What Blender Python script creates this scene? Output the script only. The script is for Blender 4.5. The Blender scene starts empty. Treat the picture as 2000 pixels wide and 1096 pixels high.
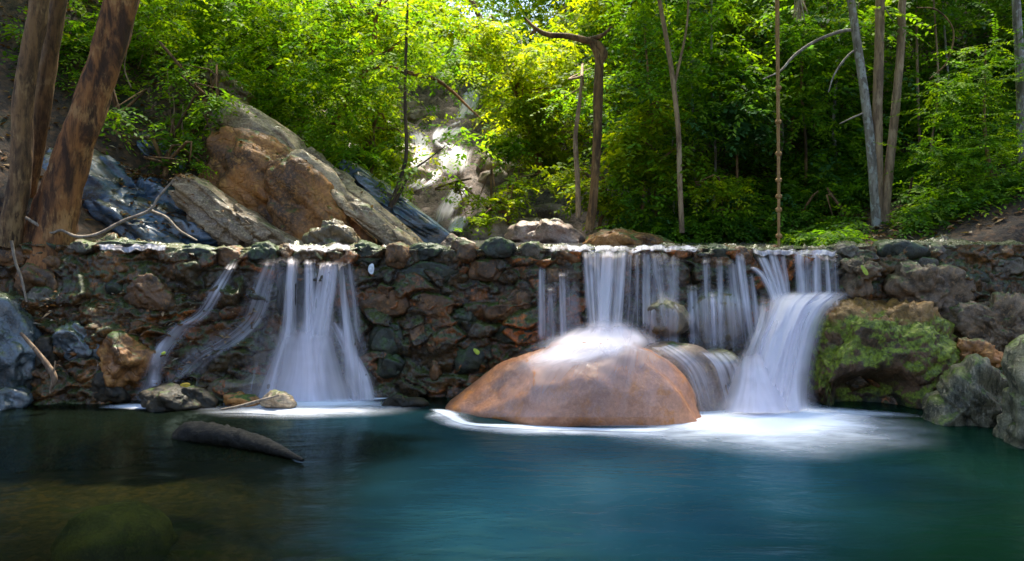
import bpy, bmesh, math
import numpy as np
R = math.radians
S = bpy.context.scene
COL = S.collection
# ------------------------------------------------------------------ camera, world, sun, exposure
H = 1.55; F = 1556.0; CX = 1000.0; HY = 450.0          # eye height, focal length and horizon in photo pixels
cd = bpy.data.cameras.new("camera"); cam = bpy.data.objects.new("camera", cd); COL.objects.link(cam)
cam.location = (0, 0, H); cam.rotation_euler = (R(90), 0, 0)
cd.sensor_width = 36; cd.lens = 36 * F / 2000; cd.shift_y = -(548 - HY) / 2000
cd.clip_start = 0.1; cd.clip_end = 500
cd.dof.use_dof = True; cd.dof.focus_distance = 7.0; cd.dof.aperture_fstop = 2.2
S.camera = cam
SUN_EL, SUN_AZ = 66, 10                                  # azimuth from +Y (up-stream) towards +X
wd = bpy.data.worlds.new("World"); S.world = wd; wd.use_nodes = True
wn = wd.node_tree
sky = wn.nodes.new('ShaderNodeTexSky'); sky.sky_type = 'NISHITA'; sky.sun_disc = False
sky.sun_elevation = R(SUN_EL); sky.sun_rotation = R(SUN_AZ); sky.air_density = 1.0; sky.dust_density = 2.0; sky.ozone_density = 0.9
wn.links.new(sky.outputs[0], wn.nodes['Background'].inputs[0]); wn.nodes['Background'].inputs[1].default_value = 0.15
sd = bpy.data.lights.new("sun", 'SUN'); sd.energy = 5.0; sd.angle = R(7); sd.color = (1.0, 0.93, 0.80)
sun = bpy.data.objects.new("sun", sd); COL.objects.link(sun)
sun.rotation_euler = (R(90 - SUN_EL), 0, R(180 - SUN_AZ)); sun.location = (3, 20, 30)
S.view_settings.view_transform = 'Standard'; S.view_settings.look = 'None'
S.view_settings.gamma = 1; S.view_settings.exposure = 1.68
S.render.engine = 'CYCLES'
cy = S.cycles
cy.max_bounces = 7; cy.diffuse_bounces = 3; cy.glossy_bounces = 3; cy.transmission_bounces = 4; cy.transparent_max_bounces = 24
cy.use_denoising = True; cy.sample_clamp_indirect = 4; cy.caustics_reflective = False; cy.caustics_refractive = False

# ------------------------------------------------------------------ maths helpers
def W(px, py, Y):
    return np.array([(px - CX) / F * Y, Y, H - (py - HY) / F * Y])
def hsh(ix, iy, iz, seed):
    h = (ix.astype(np.int64) * 374761393 + iy.astype(np.int64) * 668265263 + iz.astype(np.int64) * 2147483647 + seed * 974711) & 0xffffffff
    h = ((h ^ (h >> 13)) * 1274126177) & 0xffffffff
    h = ((h ^ (h >> 16)) * 2246822519) & 0xffffffff
    return (h ^ (h >> 15)) & 0xffffffff
def perlin(P, seed=0):
    P = np.asarray(P, float)
    I = np.floor(P).astype(np.int64); f = P - I
    u = f * f * f * (f * (f * 6 - 15) + 10)
    out = 0
    for a in (0, 1):
        for b in (0, 1):
            for c in (0, 1):
                h = hsh(I[:, 0] + a, I[:, 1] + b, I[:, 2] + c, seed)
                g1 = (h & 1023) / 511.5 - 1; g2 = ((h >> 10) & 1023) / 511.5 - 1; g3 = ((h >> 20) & 1023) / 511.5 - 1
                d = g1 * (f[:, 0] - a) + g2 * (f[:, 1] - b) + g3 * (f[:, 2] - c)
                w = (u[:, 0] if a else 1 - u[:, 0]) * (u[:, 1] if b else 1 - u[:, 1]) * (u[:, 2] if c else 1 - u[:, 2])
                out = out + w * d
    return out
def fbm(P, octv=4, seed=0, gain=0.5, ridged=False):
    P = np.asarray(P, float); s = 0; a = 1
    for o in range(octv):
        n = perlin(P * 2 ** o + o * 17.3, seed + o)
        s = s + a * ((0.35 - np.abs(n)) * 1.6 if ridged else n); a *= gain
    return s
def sst(x, a, b):
    t = np.clip((x - a) / (b - a), 0, 1); return t * t * (3 - 2 * t)
def catmull(pts, n):
    pts = np.asarray(pts, float); k = len(pts)
    P = np.vstack([2 * pts[0] - pts[1], pts, 2 * pts[-1] - pts[-2]])
    t = np.linspace(0, k - 1 - 1e-9, n); i = t.astype(int); f = (t - i)[:, None]
    p0, p1, p2, p3 = P[i], P[i + 1], P[i + 2], P[i + 3]
    return 0.5 * (2 * p1 + (p2 - p0) * f + (2 * p0 - 5 * p1 + 4 * p2 - p3) * f ** 2 + (3 * p1 - p0 - 3 * p2 + p3) * f ** 3)

# ------------------------------------------------------------------ object helpers
def mesh_obj(name, V, Fc, mat, parent=None, smooth=True, attrs=None, uv=None, origin=None):
    V = np.asarray(V, np.float64)
    if origin is None:
        origin = np.zeros(3)
        if parent is None and len(V):
            origin = np.array([V[:, 0].mean(), V[:, 1].mean(), V[:, 2].min()])
        elif parent is not None:
            origin = np.array(parent.location)
    V = V - origin
    m = bpy.data.meshes.new(name)
    Fc = np.asarray(Fc, np.int32); k = Fc.shape[1]
    m.vertices.add(len(V)); m.vertices.foreach_set('co', V.astype(np.float32).ravel())
    m.loops.add(Fc.size); m.loops.foreach_set('vertex_index', Fc.ravel())
    m.polygons.add(len(Fc)); m.polygons.foreach_set('loop_start', np.arange(0, Fc.size, k, dtype=np.int32))
    m.polygons.foreach_set('loop_total', np.full(len(Fc), k, np.int32))
    m.update(calc_edges=True)
    if smooth: m.polygons.foreach_set('use_smooth', np.ones(len(Fc), bool))
    for an, av in (attrs or {}).items():
        av = np.asarray(av, np.float32)
        if av.ndim == 1:
            a = m.attributes.new(an, 'FLOAT', 'POINT'); a.data.foreach_set('value', av)
        else:
            if av.shape[1] == 3: av = np.hstack([av, np.ones((len(av), 1), np.float32)])
            a = m.attributes.new(an, 'FLOAT_COLOR', 'POINT'); a.data.foreach_set('color', av.ravel())
    if uv is not None:
        l = m.uv_layers.new(name='UVMap'); l.data.foreach_set('uv', np.asarray(uv, np.float32)[Fc.ravel()].ravel())
    m.materials.append(mat)
    o = bpy.data.objects.new(name, m); COL.objects.link(o)
    if parent is not None: o.parent = parent
    else: o.location = origin
    return o
def tag(o, label=None, cat=None, group=None, kind=None):
    if label: o['label'] = label
    if cat: o['category'] = cat
    if group: o['group'] = group
    if kind: o['kind'] = kind
    return o
def empty(name, loc, label=None, cat=None, group=None):
    o = bpy.data.objects.new(name, None); COL.objects.link(o); o.location = loc; o.empty_display_size = .2
    return tag(o, label, cat, group)
_ico = {}
def ico(n):
    if n not in _ico:
        bm = bmesh.new(); bmesh.ops.create_icosphere(bm, subdivisions=n, radius=1)
        bm.verts.ensure_lookup_table()
        _ico[n] = (np.array([v.co[:] for v in bm.verts]), np.array([[v.index for v in f.verts] for f in bm.faces])); bm.free()
    return _ico[n]
def grid_faces(nr, nc, closed=False):
    i = np.arange(nr - 1)[:, None]; j = np.arange(nc if closed else nc - 1)[None, :]
    j2 = (j + 1) % nc
    return np.stack([(i * nc + j), (i * nc + j2), ((i + 1) * nc + j2), ((i + 1) * nc + j)], -1).reshape(-1, 4)

# ------------------------------------------------------------------ material helpers
class NT:
    def __init__(s, name):
        s.m = bpy.data.materials.new(name); s.m.use_nodes = True; s.t = s.m.node_tree
        s.t.nodes.clear(); s.out = s.n('ShaderNodeOutputMaterial')
    def n(s, typ, **kw):
        x = s.t.nodes.new(typ)
        for k, v in kw.items():
            if k.startswith('_'): setattr(x, k[1:], v)
            else:
                key = int(k[1:]) if k[0] == 'i' and k[1:].isdigit() else k.replace('_', ' ')
                s.set(x.inputs[key], v)
        return x
    def set(s, inp, v):
        if isinstance(v, bpy.types.NodeSocket): s.t.links.new(v, inp)
        elif hasattr(v, 'outputs'): s.t.links.new(v.outputs[0], inp)
        else: inp.default_value = v
    def math(s, op, a, b=0.0, clamp=False):
        x = s.n('ShaderNodeMath', _operation=op, _use_clamp=clamp); s.set(x.inputs[0], a); s.set(x.inputs[1], b); return x.outputs[0]
    def rng(s, v, a, b, c=0.0, d=1.0):
        x = s.n('ShaderNodeMapRange', _interpolation_type='SMOOTHSTEP'); s.set(x.inputs[0], v)
        for i, q in enumerate((a, b, c, d)): x.inputs[i + 1].default_value = q
        return x.outputs[0]
    def mix(s, f, a, b, mode='MIX'):
        x = s.n('ShaderNodeMix', _data_type='RGBA', _blend_type=mode); s.set(x.inputs[0], f); s.set(x.inputs[6], a); s.set(x.inputs[7], b); return x.outputs[2]
    def noise(s, vec, scale, detail=6, rough=.6, dist=0.0):
        x = s.n('ShaderNodeTexNoise', Scale=scale, Detail=detail, Roughness=rough, Distortion=dist); s.set(x.inputs['Vector'], vec); return x.outputs[0]
    def mapping(s, vec, sc=(1, 1, 1), rot=(0, 0, 0), loc=(0, 0, 0)):
        x = s.n('ShaderNodeMapping'); s.set(x.inputs[0], vec); x.inputs['Scale'].default_value = sc; x.inputs['Rotation'].default_value = rot; s.set(x.inputs['Location'], loc); return x.outputs[0]
def c4(c): return (c[0], c[1], c[2], 1)
def objvec(t):
    tc = t.n('ShaderNodeTexCoord'); oi = t.n('ShaderNodeObjectInfo')
    off = t.n('ShaderNodeVectorMath', _operation='ADD'); t.set(off.inputs[0], tc.outputs['Object'])
    sc = t.n('ShaderNodeVectorMath', _operation='SCALE'); t.set(sc.inputs[0], (3.1, 7.7, 5.3)); t.set(sc.inputs['Scale'], oi.outputs['Random'])
    t.set(off.inputs[1], sc.outputs[0]); return off.outputs[0], oi.outputs['Random']

def rock_mat(name, c1, c2, c3, moss=(0.05, 0.085, 0.012), moss_amt=0.0, rough=(.35, .7), bump=.6, scale=4, streak=None, col_attr=False, wet=0.5, speckle=.5, dist=0.03, glossy_patch=0, top=None, base=None):
    t = NT(name); v, rnd = objvec(t)
    geo = t.n('ShaderNodeNewGeometry')
    vs = t.mapping(v, streak[0], streak[1]) if streak else v
    n1 = t.noise(vs, scale, 7, .62, .4); n2 = t.noise(vs, scale * 3.7, 6, .65, .2); n3 = t.noise(v, scale * 16, 4, .7)
    nb = t.noise(v, scale * .35, 3, .5, .5)
    col = t.mix(t.rng(n1, .38, .62), c4(c1), c4(c2))
    col = t.mix(t.rng(n2, .52, .68), col, c4(c3))
    col = t.mix(t.math('MULTIPLY', t.rng(nb, .5, .65), .6), col, c4([x * .45 for x in c1]))
    if col_attr:
        a = t.n('ShaderNodeAttribute', _attribute_name='tint')
        col = t.mix(1.0, col, a.outputs['Color'], 'MULTIPLY')
    col = t.mix(t.math('MULTIPLY', t.rng(n3, .45, .7), speckle * .6), col, c4([min(1, x * 2.1 + .02) for x in c2]))
    col = t.mix(t.math('MULTIPLY', t.rng(n3, .5, .3), speckle * .7), col, c4([x * .3 for x in c1]))
    sep = t.n('ShaderNodeSeparateXYZ'); t.set(sep.inputs[0], geo.outputs['Normal'])
    if moss_amt > 0:
        mn = t.noise(v, scale * 1.3, 8, .7, .3)
        mv = t.math('ADD', mn, t.math('MULTIPLY', sep.outputs[2], .22))
        mf = t.rng(mv, .74 - .36 * moss_amt, .84 - .36 * moss_amt)
        mc = t.mix(t.rng(t.noise(v, scale * 7, 5, .7), .35, .65), c4([x * .45 for x in moss]), c4([x * 1.7 for x in moss]))
        col = t.mix(mf, col, mc)
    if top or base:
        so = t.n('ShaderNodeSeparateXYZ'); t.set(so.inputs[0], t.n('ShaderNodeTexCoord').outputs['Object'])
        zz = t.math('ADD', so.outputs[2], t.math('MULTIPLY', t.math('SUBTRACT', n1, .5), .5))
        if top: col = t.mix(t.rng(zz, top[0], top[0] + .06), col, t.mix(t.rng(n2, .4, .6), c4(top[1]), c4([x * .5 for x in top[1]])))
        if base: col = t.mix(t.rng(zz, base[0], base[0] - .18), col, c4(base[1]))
    h = t.math('ADD', t.math('MULTIPLY', n1, .5), t.math('ADD', t.math('MULTIPLY', n2, .3), t.math('MULTIPLY', n3, .12)))
    vo = t.n('ShaderNodeTexVoronoi', _feature='DISTANCE_TO_EDGE', Scale=scale * .7); 
    wv = t.n('ShaderNodeVectorMath', _operation='ADD'); t.set(wv.inputs[0], vs)
    nn = t.n('ShaderNodeTexNoise', Scale=scale * 1.5); t.set(nn.inputs['Vector'], v); t.set(wv.inputs[1], nn.outputs['Color'])
    t.set(vo.inputs['Vector'], wv.outputs[0])
    cr = t.rng(vo.outputs[0], 0, .035, -.12, 0)
    h = t.math('ADD', h, cr)
    bp = t.n('ShaderNodeBump', Strength=bump, Distance=dist); t.set(bp.inputs['Height'], h)
    ro = t.rng(n2, .35, .65, rough[0], rough[1])
    p = t.n('ShaderNodeBsdfPrincipled'); t.set(p.inputs['Base Color'], col); t.set(p.inputs['Roughness'], ro)
    p.inputs['Specular IOR Level'].default_value = wet; t.set(p.inputs['Normal'], bp.outputs[0])
    if glossy_patch:
        t.set(p.inputs['Coat Weight'], t.rng(t.noise(vs, scale * .9, 4, .55, .3), .5, .56, 0, glossy_patch)); p.inputs['Coat Roughness'].default_value = .22
    t.set(t.out.inputs[0], p.outputs[0]); return t.m

def bark_mat(name, c1, c2, c3, rough=.85, sc=1.0, spots=0.0, stretch=.22):
    t = NT(name); v, rnd = objvec(t)
    vs = t.mapping(v, (1, 1, stretch))
    n1 = t.noise(vs, 9 * sc, 7, .65, .6); n2 = t.noise(vs, 34 * sc, 5, .7, .3); n3 = t.noise(v, 3.2 * sc, 4, .6, .4)
    col = t.mix(t.rng(n1, .38, .62), c4(c1), c4(c2)); col = t.mix(t.math('MULTIPLY', t.rng(t.math('ADD', t.math('MULTIPLY', n3, .6), t.math('MULTIPLY', n2, .4)), .5, .62), .75), col, c4(c3))
    col = t.mix(t.math('MULTIPLY', t.rng(n2, .5, .3), .65), col, c4([x * .3 for x in c1]))
    if spots:
        sp = t.noise(t.mapping(v, (1, 1, .8)), 16, 3, .5)
        col = t.mix(t.math('MULTIPLY', t.rng(sp, .55, .62), spots), col, (.40, .41, .38, 1))
    bp = t.n('ShaderNodeBump', Strength=.9, Distance=.025); t.set(bp.inputs['Height'], t.math('ADD', n1, t.math('MULTIPLY', n2, .5)))
    p = t.n('ShaderNodeBsdfPrincipled', Roughness=rough); t.set(p.inputs['Base Color'], col); t.set(p.inputs['Normal'], bp.outputs[0])
    t.set(t.out.inputs[0], p.outputs[0]); return t.m

def leaf_mat(name, trans=.5, rough=.6):
    t = NT(name); a = t.n('ShaderNodeAttribute', _attribute_name='col')
    p = t.n('ShaderNodeBsdfPrincipled', Roughness=rough); t.set(p.inputs['Base Color'], a.outputs['Color']); p.inputs['Specular IOR Level'].default_value = .15
    tr = t.n('ShaderNodeBsdfTranslucent'); t.set(tr.inputs[0], t.mix(1.0, a.outputs['Color'], (1.9, 1.75, .4, 1), 'MULTIPLY'))
    m = t.n('ShaderNodeMixShader', Fac=trans); t.set(m.inputs[1], p.outputs[0]); t.set(m.inputs[2], tr.outputs[0])
    t.set(t.out.inputs[0], m.outputs[0]); return t.m

def fall_mat(name, fx=17.0, fy=.5, gain=1.55, lo=.41, hi=.73, col=(.92, .88, .94)):
    """Silky falling water: bright scattering strands with clear gaps between them."""
    t = NT(name); uv = t.n('ShaderNodeUVMap', _uv_map='UVMap'); d = t.n('ShaderNodeAttribute', _attribute_name='dens')
    oi = t.n('ShaderNodeObjectInfo')
    off = t.n('ShaderNodeCombineXYZ'); t.set(off.inputs[0], t.math('MULTIPLY', oi.outputs['Random'], 31.0))
    v = t.mapping(uv.outputs[0], (fx, fy, 1), (0, 0, 0), off.outputs[0])
    n1 = t.noise(v, 1.0, 3, .55, .5)
    n2 = t.noise(t.mapping(uv.outputs[0], (fx * .25, fy * .6, 1), (0, 0, 0), off.outputs[0]), 1.0, 2, .5)
    s = t.rng(t.math('ADD', t.math('MULTIPLY', n1, .5), t.math('MULTIPLY', n2, .5)), lo, hi)
    al = t.math('MULTIPLY', t.math('ADD', s, t.math('MULTIPLY', d.outputs['Fac'], .28)), d.outputs['Fac'])
    al = t.math('MULTIPLY', al, gain, clamp=True)
    df = t.n('ShaderNodeBsdfDiffuse'); df.inputs[0].default_value = c4(col)
    tl = t.n('ShaderNodeBsdfTranslucent'); tl.inputs[0].default_value = c4(col)
    m1 = t.n('ShaderNodeMixShader', Fac=.4); t.set(m1.inputs[1], df.outputs[0]); t.set(m1.inputs[2], tl.outputs[0])
    tp = t.n('ShaderNodeBsdfTransparent'); m2 = t.n('ShaderNodeMixShader'); t.set(m2.inputs[0], al); t.set(m2.inputs[1], tp.outputs[0]); t.set(m2.inputs[2], m1.outputs[0])
    t.set(t.out.inputs[0], m2.outputs[0]); return t.m

# ------------------------------------------------------------------ materials
M = {}
M['wall'] = rock_mat('weir_masonry', (.018, .014, .007), (.10, .062, .025), (.22, .11, .035), moss=(.045, .055, .010), moss_amt=.5, rough=(.14, .5), bump=1.0, scale=7, col_attr=True, dist=.03, wet=.6)
M['stone_brown'] = rock_mat('brown_wall_stone', (.04, .024, .010), (.17, .08, .028), (.30, .14, .04), moss_amt=.2, rough=(.3, .6), bump=.9, scale=7)
M['stone_dark'] = rock_mat('dark_wall_stone', (.012, .016, .012), (.035, .04, .022), (.08, .065, .03), moss=(.03, .055, .01), moss_amt=.55, rough=(.25, .55), bump=.9, scale=7)
M['stone_grey'] = rock_mat('grey_wall_stone', (.05, .042, .028), (.18, .145, .095), (.26, .20, .13), moss_amt=.4, rough=(.3, .6), bump=.9, scale=7)
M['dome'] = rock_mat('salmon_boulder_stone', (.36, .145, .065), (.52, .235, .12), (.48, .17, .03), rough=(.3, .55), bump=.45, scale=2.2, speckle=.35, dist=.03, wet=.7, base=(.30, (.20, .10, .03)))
M['dome2'] = rock_mat('grey_brown_boulder_stone', (.15, .10, .07), (.24, .165, .12), (.30, .20, .10), rough=(.35, .6), bump=.5, scale=3.5, moss_amt=.15)
M['mossy'] = rock_mat('mossy_boulder_stone', (.06, .04, .02), (.16, .085, .04), (.22, .12, .06), moss=(.15, .19, .012), moss_amt=.84, rough=(.35, .65), bump=1.0, scale=4.5, dist=.05, top=(1.06, (.30, .16, .035)), base=(.44, (.008, .012, .004)))  # near-black base colour paints in the shade of the hollow
M['ochre'] = rock_mat('ochre_stone', (.22, .12, .03), (.32, .18, .05), (.20, .13, .05), moss=(.10, .12, .02), moss_amt=.3, rough=(.15, .5), bump=.5, scale=5)
M['slab'] = rock_mat('wet_slab_painted_sheen', (.022, .020, .011), (.03, .09, .17), (.12, .13, .12), moss=(.05, .055, .02), moss_amt=.25, rough=(.25, .55), bump=.4, scale=2.6, streak=((.6, 2.2, 2.6), (0, R(38), 0)), dist=.03, wet=.9, glossy_patch=1.0)  # blue second tone paints the sky's reflection into the wet stone colour
M['grey'] = rock_mat('grey_slab_stone', (.16, .105, .055), (.46, .335, .20), (.56, .45, .30), moss=(.12, .13, .04), moss_amt=.15, rough=(.4, .65), bump=.7, scale=3, streak=((.5, 2.2, 2.6), (0, R(38), 0)), dist=.05, wet=.6, glossy_patch=.4)
M['brownrock'] = rock_mat('brown_boulder_stone', (.07, .032, .010), (.36, .15, .035), (.44, .22, .06), moss_amt=.25, rough=(.4, .7), bump=.9, scale=2.2, dist=.06)
M['bluegrey'] = rock_mat('bluegrey_stone', (.022, .03, .032), (.055, .08, .095), (.13, .13, .11), moss=(.05, .075, .02), moss_amt=.35, rough=(.22, .5), bump=.8, scale=4, wet=.9, glossy_patch=.7)
M['rightrock'] = rock_mat('striped_right_stone', (.025, .026, .014), (.17, .155, .09), (.34, .29, .20), moss=(.07, .10, .015), moss_amt=.36, rough=(.3, .6), bump=.9, scale=5, streak=((3, 1.5, .8), (0, R(35), 0)))
M['bank'] = rock_mat('rough_bank_stone', (.05, .032, .016), (.24, .16, .09), (.34, .20, .09), moss_amt=.25, rough=(.3, .65), bump=1.0, scale=8, dist=.04)
M['sunken'] = rock_mat('sunken_stone', (.10, .10, .02), (.26, .24, .05), (.34, .28, .08), rough=(.6, .8), bump=.5, scale=5)
M['dark'] = rock_mat('dark_wet_stone', (.014, .013, .008), (.045, .034, .018), (.09, .06, .03), moss_amt=.1, speckle=.2, rough=(.4, .65), bump=.9, scale=8, wet=.35)
M['pink'] = rock_mat('pinkish_stream_stone', (.10, .065, .05), (.27, .19, .155), (.36, .29, .26), moss_amt=.1, rough=(.4, .7), bump=.8, scale=2.5, dist=.06)
M['apron'] = rock_mat('apron_stone', (.06, .042, .02), (.15, .105, .055), (.22, .14, .06), moss=(.09, .09, .03), moss_amt=.4, rough=(.3, .6), bump=.9, scale=5, wet=.7)
M['bark_warm'] = bark_mat('warm_brown_bark', (.045, .018, .006), (.28, .11, .03), (.42, .22, .08))
M['bark_grey'] = bark_mat('grey_brown_bark', (.055, .028, .010), (.21, .11, .04), (.33, .20, .085))
M['bark_pale'] = bark_mat('pale_spotted_bark', (.13, .11, .09), (.27, .23, .19), (.36, .33, .29), spots=.7)
M['bark_tan'] = bark_mat('tan_bark', (.16, .10, .06), (.36, .24, .14), (.44, .32, .20))
M['bark_dark'] = bark_mat('dark_bark', (.03, .02, .014), (.08, .05, .03), (.12, .08, .05))
M['logbark'] = rock_mat('wet_dark_wood', (.004, .004, .003), (.010, .009, .006), (.026, .022, .012), rough=(.4, .65), bump=1.0, scale=9, wet=.3, streak=((.4, 2, 2), (0, R(8), 0)))
M['root'] = bark_mat('pale_root_bark', (.18, .14, .10), (.34, .27, .20), (.40, .33, .26), sc=2)
M['rope'] = bark_mat('tan_rope_fibre', (.30, .16, .06), (.46, .26, .10), (.50, .30, .14), sc=4)
M['leaf'] = leaf_mat('leaf')
M['dead'] = leaf_mat('dead_leaf', .1, .7)

def ground_mat():
    t = NT('forest_soil'); tc = t.n('ShaderNodeTexCoord'); v = tc.outputs['Object']
    a = t.n('ShaderNodeAttribute', _attribute_name='rocky')
    n1 = t.noise(v, 1.5, 8, .65, .3); n2 = t.noise(v, 9, 7, .7, .5); n3 = t.noise(v, 34, 4, .7)
    vo = t.n('ShaderNodeTexVoronoi', Scale=22); t.set(vo.inputs['Vector'], v)
    soil = t.mix(t.rng(n2, .38, .62), (.018, .011, .006, 1), (.06, .034, .016, 1))
    soil = t.mix(t.math('MULTIPLY', t.rng(vo.outputs['Color'], .55, .8), .75), soil, (.13, .065, .025, 1))
    soil = t.mix(t.rng(n1, .52, .66), soil, (.022, .034, .010, 1))
    rock = t.mix(t.rng(n2, .38, .6), (.035, .025, .02, 1), (.17, .12, .10, 1)); rock = t.mix(t.rng(n3, .5, .7), rock, (.24, .20, .18, 1))
    col = t.mix(a.outputs['Fac'], soil, rock)
    bp = t.n('ShaderNodeBump', Strength=.9, Distance=.06); t.set(bp.inputs['Height'], t.math('ADD', n2, t.math('MULTIPLY', n3, .4)))
    p = t.n('ShaderNodeBsdfPrincipled', Roughness=.8); t.set(p.inputs['Base Color'], col); t.set(p.inputs['Normal'], bp.outputs[0])
    t.set(t.out.inputs[0], p.outputs[0]); return t.m
M['ground'] = ground_mat()

def pool_mat():
    t = NT('pool_water'); tc = t.n('ShaderNodeTexCoord'); v = tc.outputs['Object']
    aer = t.n('ShaderNodeAttribute', _attribute_name='aer').outputs['Fac']
    flow = t.mapping(v, (1.0, 2.6, 1), (0, 0, R(-14)))
    n0 = t.noise(flow, .9, 4, .55, .8); n1 = t.noise(flow, 2.6, 5, .6, .5)
    a2 = t.rng(t.math('ADD', aer, t.math('MULTIPLY', t.math('SUBTRACT', t.math('ADD', t.math('MULTIPLY', n0, .6), t.math('MULTIPLY', n1, .4)), .5), .75)), .05, 1.0)
    sx = t.n('ShaderNodeSeparateXYZ'); t.set(sx.inputs[0], v)
    deep = t.mix(t.rng(sx.outputs[0], -1.5, 2.0), (.0035, .007, .0022, 1), (.002, .021, .010, 1))
    body = t.mix(a2, deep, (.011, .058, .086, 1))
    df = t.n('ShaderNodeBsdfDiffuse'); t.set(df.inputs[0], body)
    tp = t.n('ShaderNodeBsdfTransparent'); tp.inputs[0].default_value = (.55, .62, .36, 1)
    mb = t.n('ShaderNodeMixShader'); t.set(mb.inputs[0], t.rng(t.math('ADD', a2, t.rng(sx.outputs[0], -1.6, .4, 0, .5)), 0, .6, .42, .97)); t.set(mb.inputs[1], tp.outputs[0]); t.set(mb.inputs[2], df.outputs[0])
    bp = t.n('ShaderNodeBump', Strength=.35, Distance=.05); t.set(bp.inputs['Height'], t.math('ADD', n0, t.math('MULTIPLY', n1, .35)))
    gl = t.n('ShaderNodeBsdfGlossy', Roughness=.16); gl.inputs[0].default_value = (.42, .58, .58, 1); t.set(gl.inputs['Normal'], bp.outputs[0])
    fr = t.n('ShaderNodeFresnel', IOR=1.33); t.set(fr.inputs['Normal'], bp.outputs[0])
    m = t.n('ShaderNodeMixShader'); t.set(m.inputs[0], fr.outputs[0]); t.set(m.inputs[1], mb.outputs[0]); t.set(m.inputs[2], gl.outputs[0])
    t.set(t.out.inputs[0], m.outputs[0]); return t.m
M['pool'] = pool_mat()
def stream_mat():
    t = NT('stream_water'); v = t.n('ShaderNodeTexCoord').outputs['Object']
    n = t.noise(t.mapping(v, (2, .6, 1)), 3, 3, .5)
    bp = t.n('ShaderNodeBump', Strength=.3, Distance=.03); t.set(bp.inputs['Height'], n)
    p = t.n('ShaderNodeBsdfPrincipled', Roughness=.12); p.inputs['Base Color'].default_value = (.10, .10, .09, 1); p.inputs['Specular IOR Level'].default_value = 1.0
    t.set(p.inputs['Normal'], bp.outputs[0]); t.set(t.out.inputs[0], p.outputs[0]); return t.m
M['stream'] = stream_mat()
M['fall'] = fall_mat('falling_water')
M['leftfall'] = fall_mat('left_fall_water', fx=11, lo=.45, hi=.68)
M['cascade'] = fall_mat('cascade_water', fx=30, fy=3.0, lo=.42, hi=.6)
M['fallfine'] = fall_mat('thin_falling_water', fx=24, lo=.42, hi=.72)
M['fallthick'] = fall_mat('thick_falling_water', fx=9, fy=.7, gain=1.5, lo=.2, hi=.7)
def foam_mat():
    t = NT('pool_foam'); v = t.n('ShaderNodeTexCoord').outputs['Object']; d = t.n('ShaderNodeAttribute', _attribute_name='dens').outputs['Fac']
    n = t.noise(t.mapping(v, (1, 2.4, 1)), 3.0, 6, .62, .8)
    al = t.rng(t.math('ADD', d, t.math('MULTIPLY', t.math('SUBTRACT', n, .5), t.math('MULTIPLY', d, 1.5))), .0, 1.0)
    df = t.n('ShaderNodeBsdfDiffuse'); df.inputs[0].default_value = (.80, .85, .95, 1)
    tp = t.n('ShaderNodeBsdfTransparent'); m2 = t.n('ShaderNodeMixShader'); t.set(m2.inputs[0], al); t.set(m2.inputs[1], tp.outputs[0]); t.set(m2.inputs[2], df.outputs[0])
    t.set(t.out.inputs[0], m2.outputs[0]); return t.m
M['foam'] = foam_mat()
def plain(name, c, rough=.6):
    t = NT(name); v, r = objvec(t)
    p = t.n('ShaderNodeBsdfPrincipled', Roughness=rough); t.set(p.inputs['Base Color'], t.mix(t.rng(t.noise(v, 40, 4), .35, .65), c4([x * .6 for x in c]), c4(c)))
    t.set(t.out.inputs[0], p.outputs[0]); return t.m
M['leafgreen'] = plain('yellow_green_leaf', (.42, .50, .03)); M['leafyellow'] = plain('yellow_leaf', (.6, .40, .02)); M['white'] = plain('pale_leaf', (.8, .82, .85))
M['straw'] = plain('dry_straw', (.45, .38, .26), .8)

# ------------------------------------------------------------------ terrain
def terrain_z(x, y):
    x = np.asarray(x, float); y = np.asarray(y, float)
    xs = np.interp(y, [7, 9, 11, 14, 22, 40], [-.1, .4, .6, -1.2, -1.9, -3.0])
    w = np.interp(y, [7, 8.3, 10, 12, 14, 30], [3.6, 2.6, 1.7, 1.3, 1.0, 1.2])
    base = 1.30 + .50 * np.clip(y - 12.2, 0, 8.5) + .26 * np.clip(y - 20.7, 0, 60) * .6
    wl = np.interp(y, [7, 8.6, 9.4, 10.2, 12, 14, 30], [4.3, 4.0, 3.3, 2.3, 1.4, 1.0, 1.2])
    dl = np.clip(xs - wl - x, 0, None); dr = np.clip(x - xs - w, 0, None)
    z = base + .78 * np.minimum(dl, 9) + .25 * np.clip(dl - 9, 0, None)
    rr = .10 * np.minimum(dr, 1.5) + .42 * np.clip(dr - 1.5, 0, 12) + .16 * np.clip(y - 10.5, 0, 12) * sst(dr, .5, 3)
    z = z + rr
    # the pool side, down-stream of the weir
    pool = -.55 + .5 * np.clip(np.abs(x + .1) - 4.6, 0, 6) ** 1.1 + .45 * np.clip(-6 - y, 0, 12)
    k = sst(y, 7.55, 7.8)
    n = fbm(np.stack([x * .8, y * .8, x * 0], -1).reshape(-1, 3), 5, 5).reshape(x.shape)
    return pool * (1 - k) + z * k + n * (.12 + .18 * k * sst(y, 8.5, 12))
def axis(lo, hi, step, far, grow=1.22):
    a = list(np.arange(lo, hi + 1e-6, step)); s = step; p = hi; q = lo; r = []; l = []
    while p < far: s *= grow; p += s; r.append(p)
    s = step
    while q > -far: s *= grow; q -= s; l.append(q)
    return np.array(l[::-1] + a + r)
xa = axis(-9, 9, .085, 130); ya = axis(3, 23, .085, 130)
Xg, Yg = np.meshgrid(xa, ya); Zg = terrain_z(Xg, Yg)
xsg = np.interp(Yg, [7, 9, 11, 14, 22, 40], [-.1, .4, .6, -1.2, -1.9, -3.0])
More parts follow.
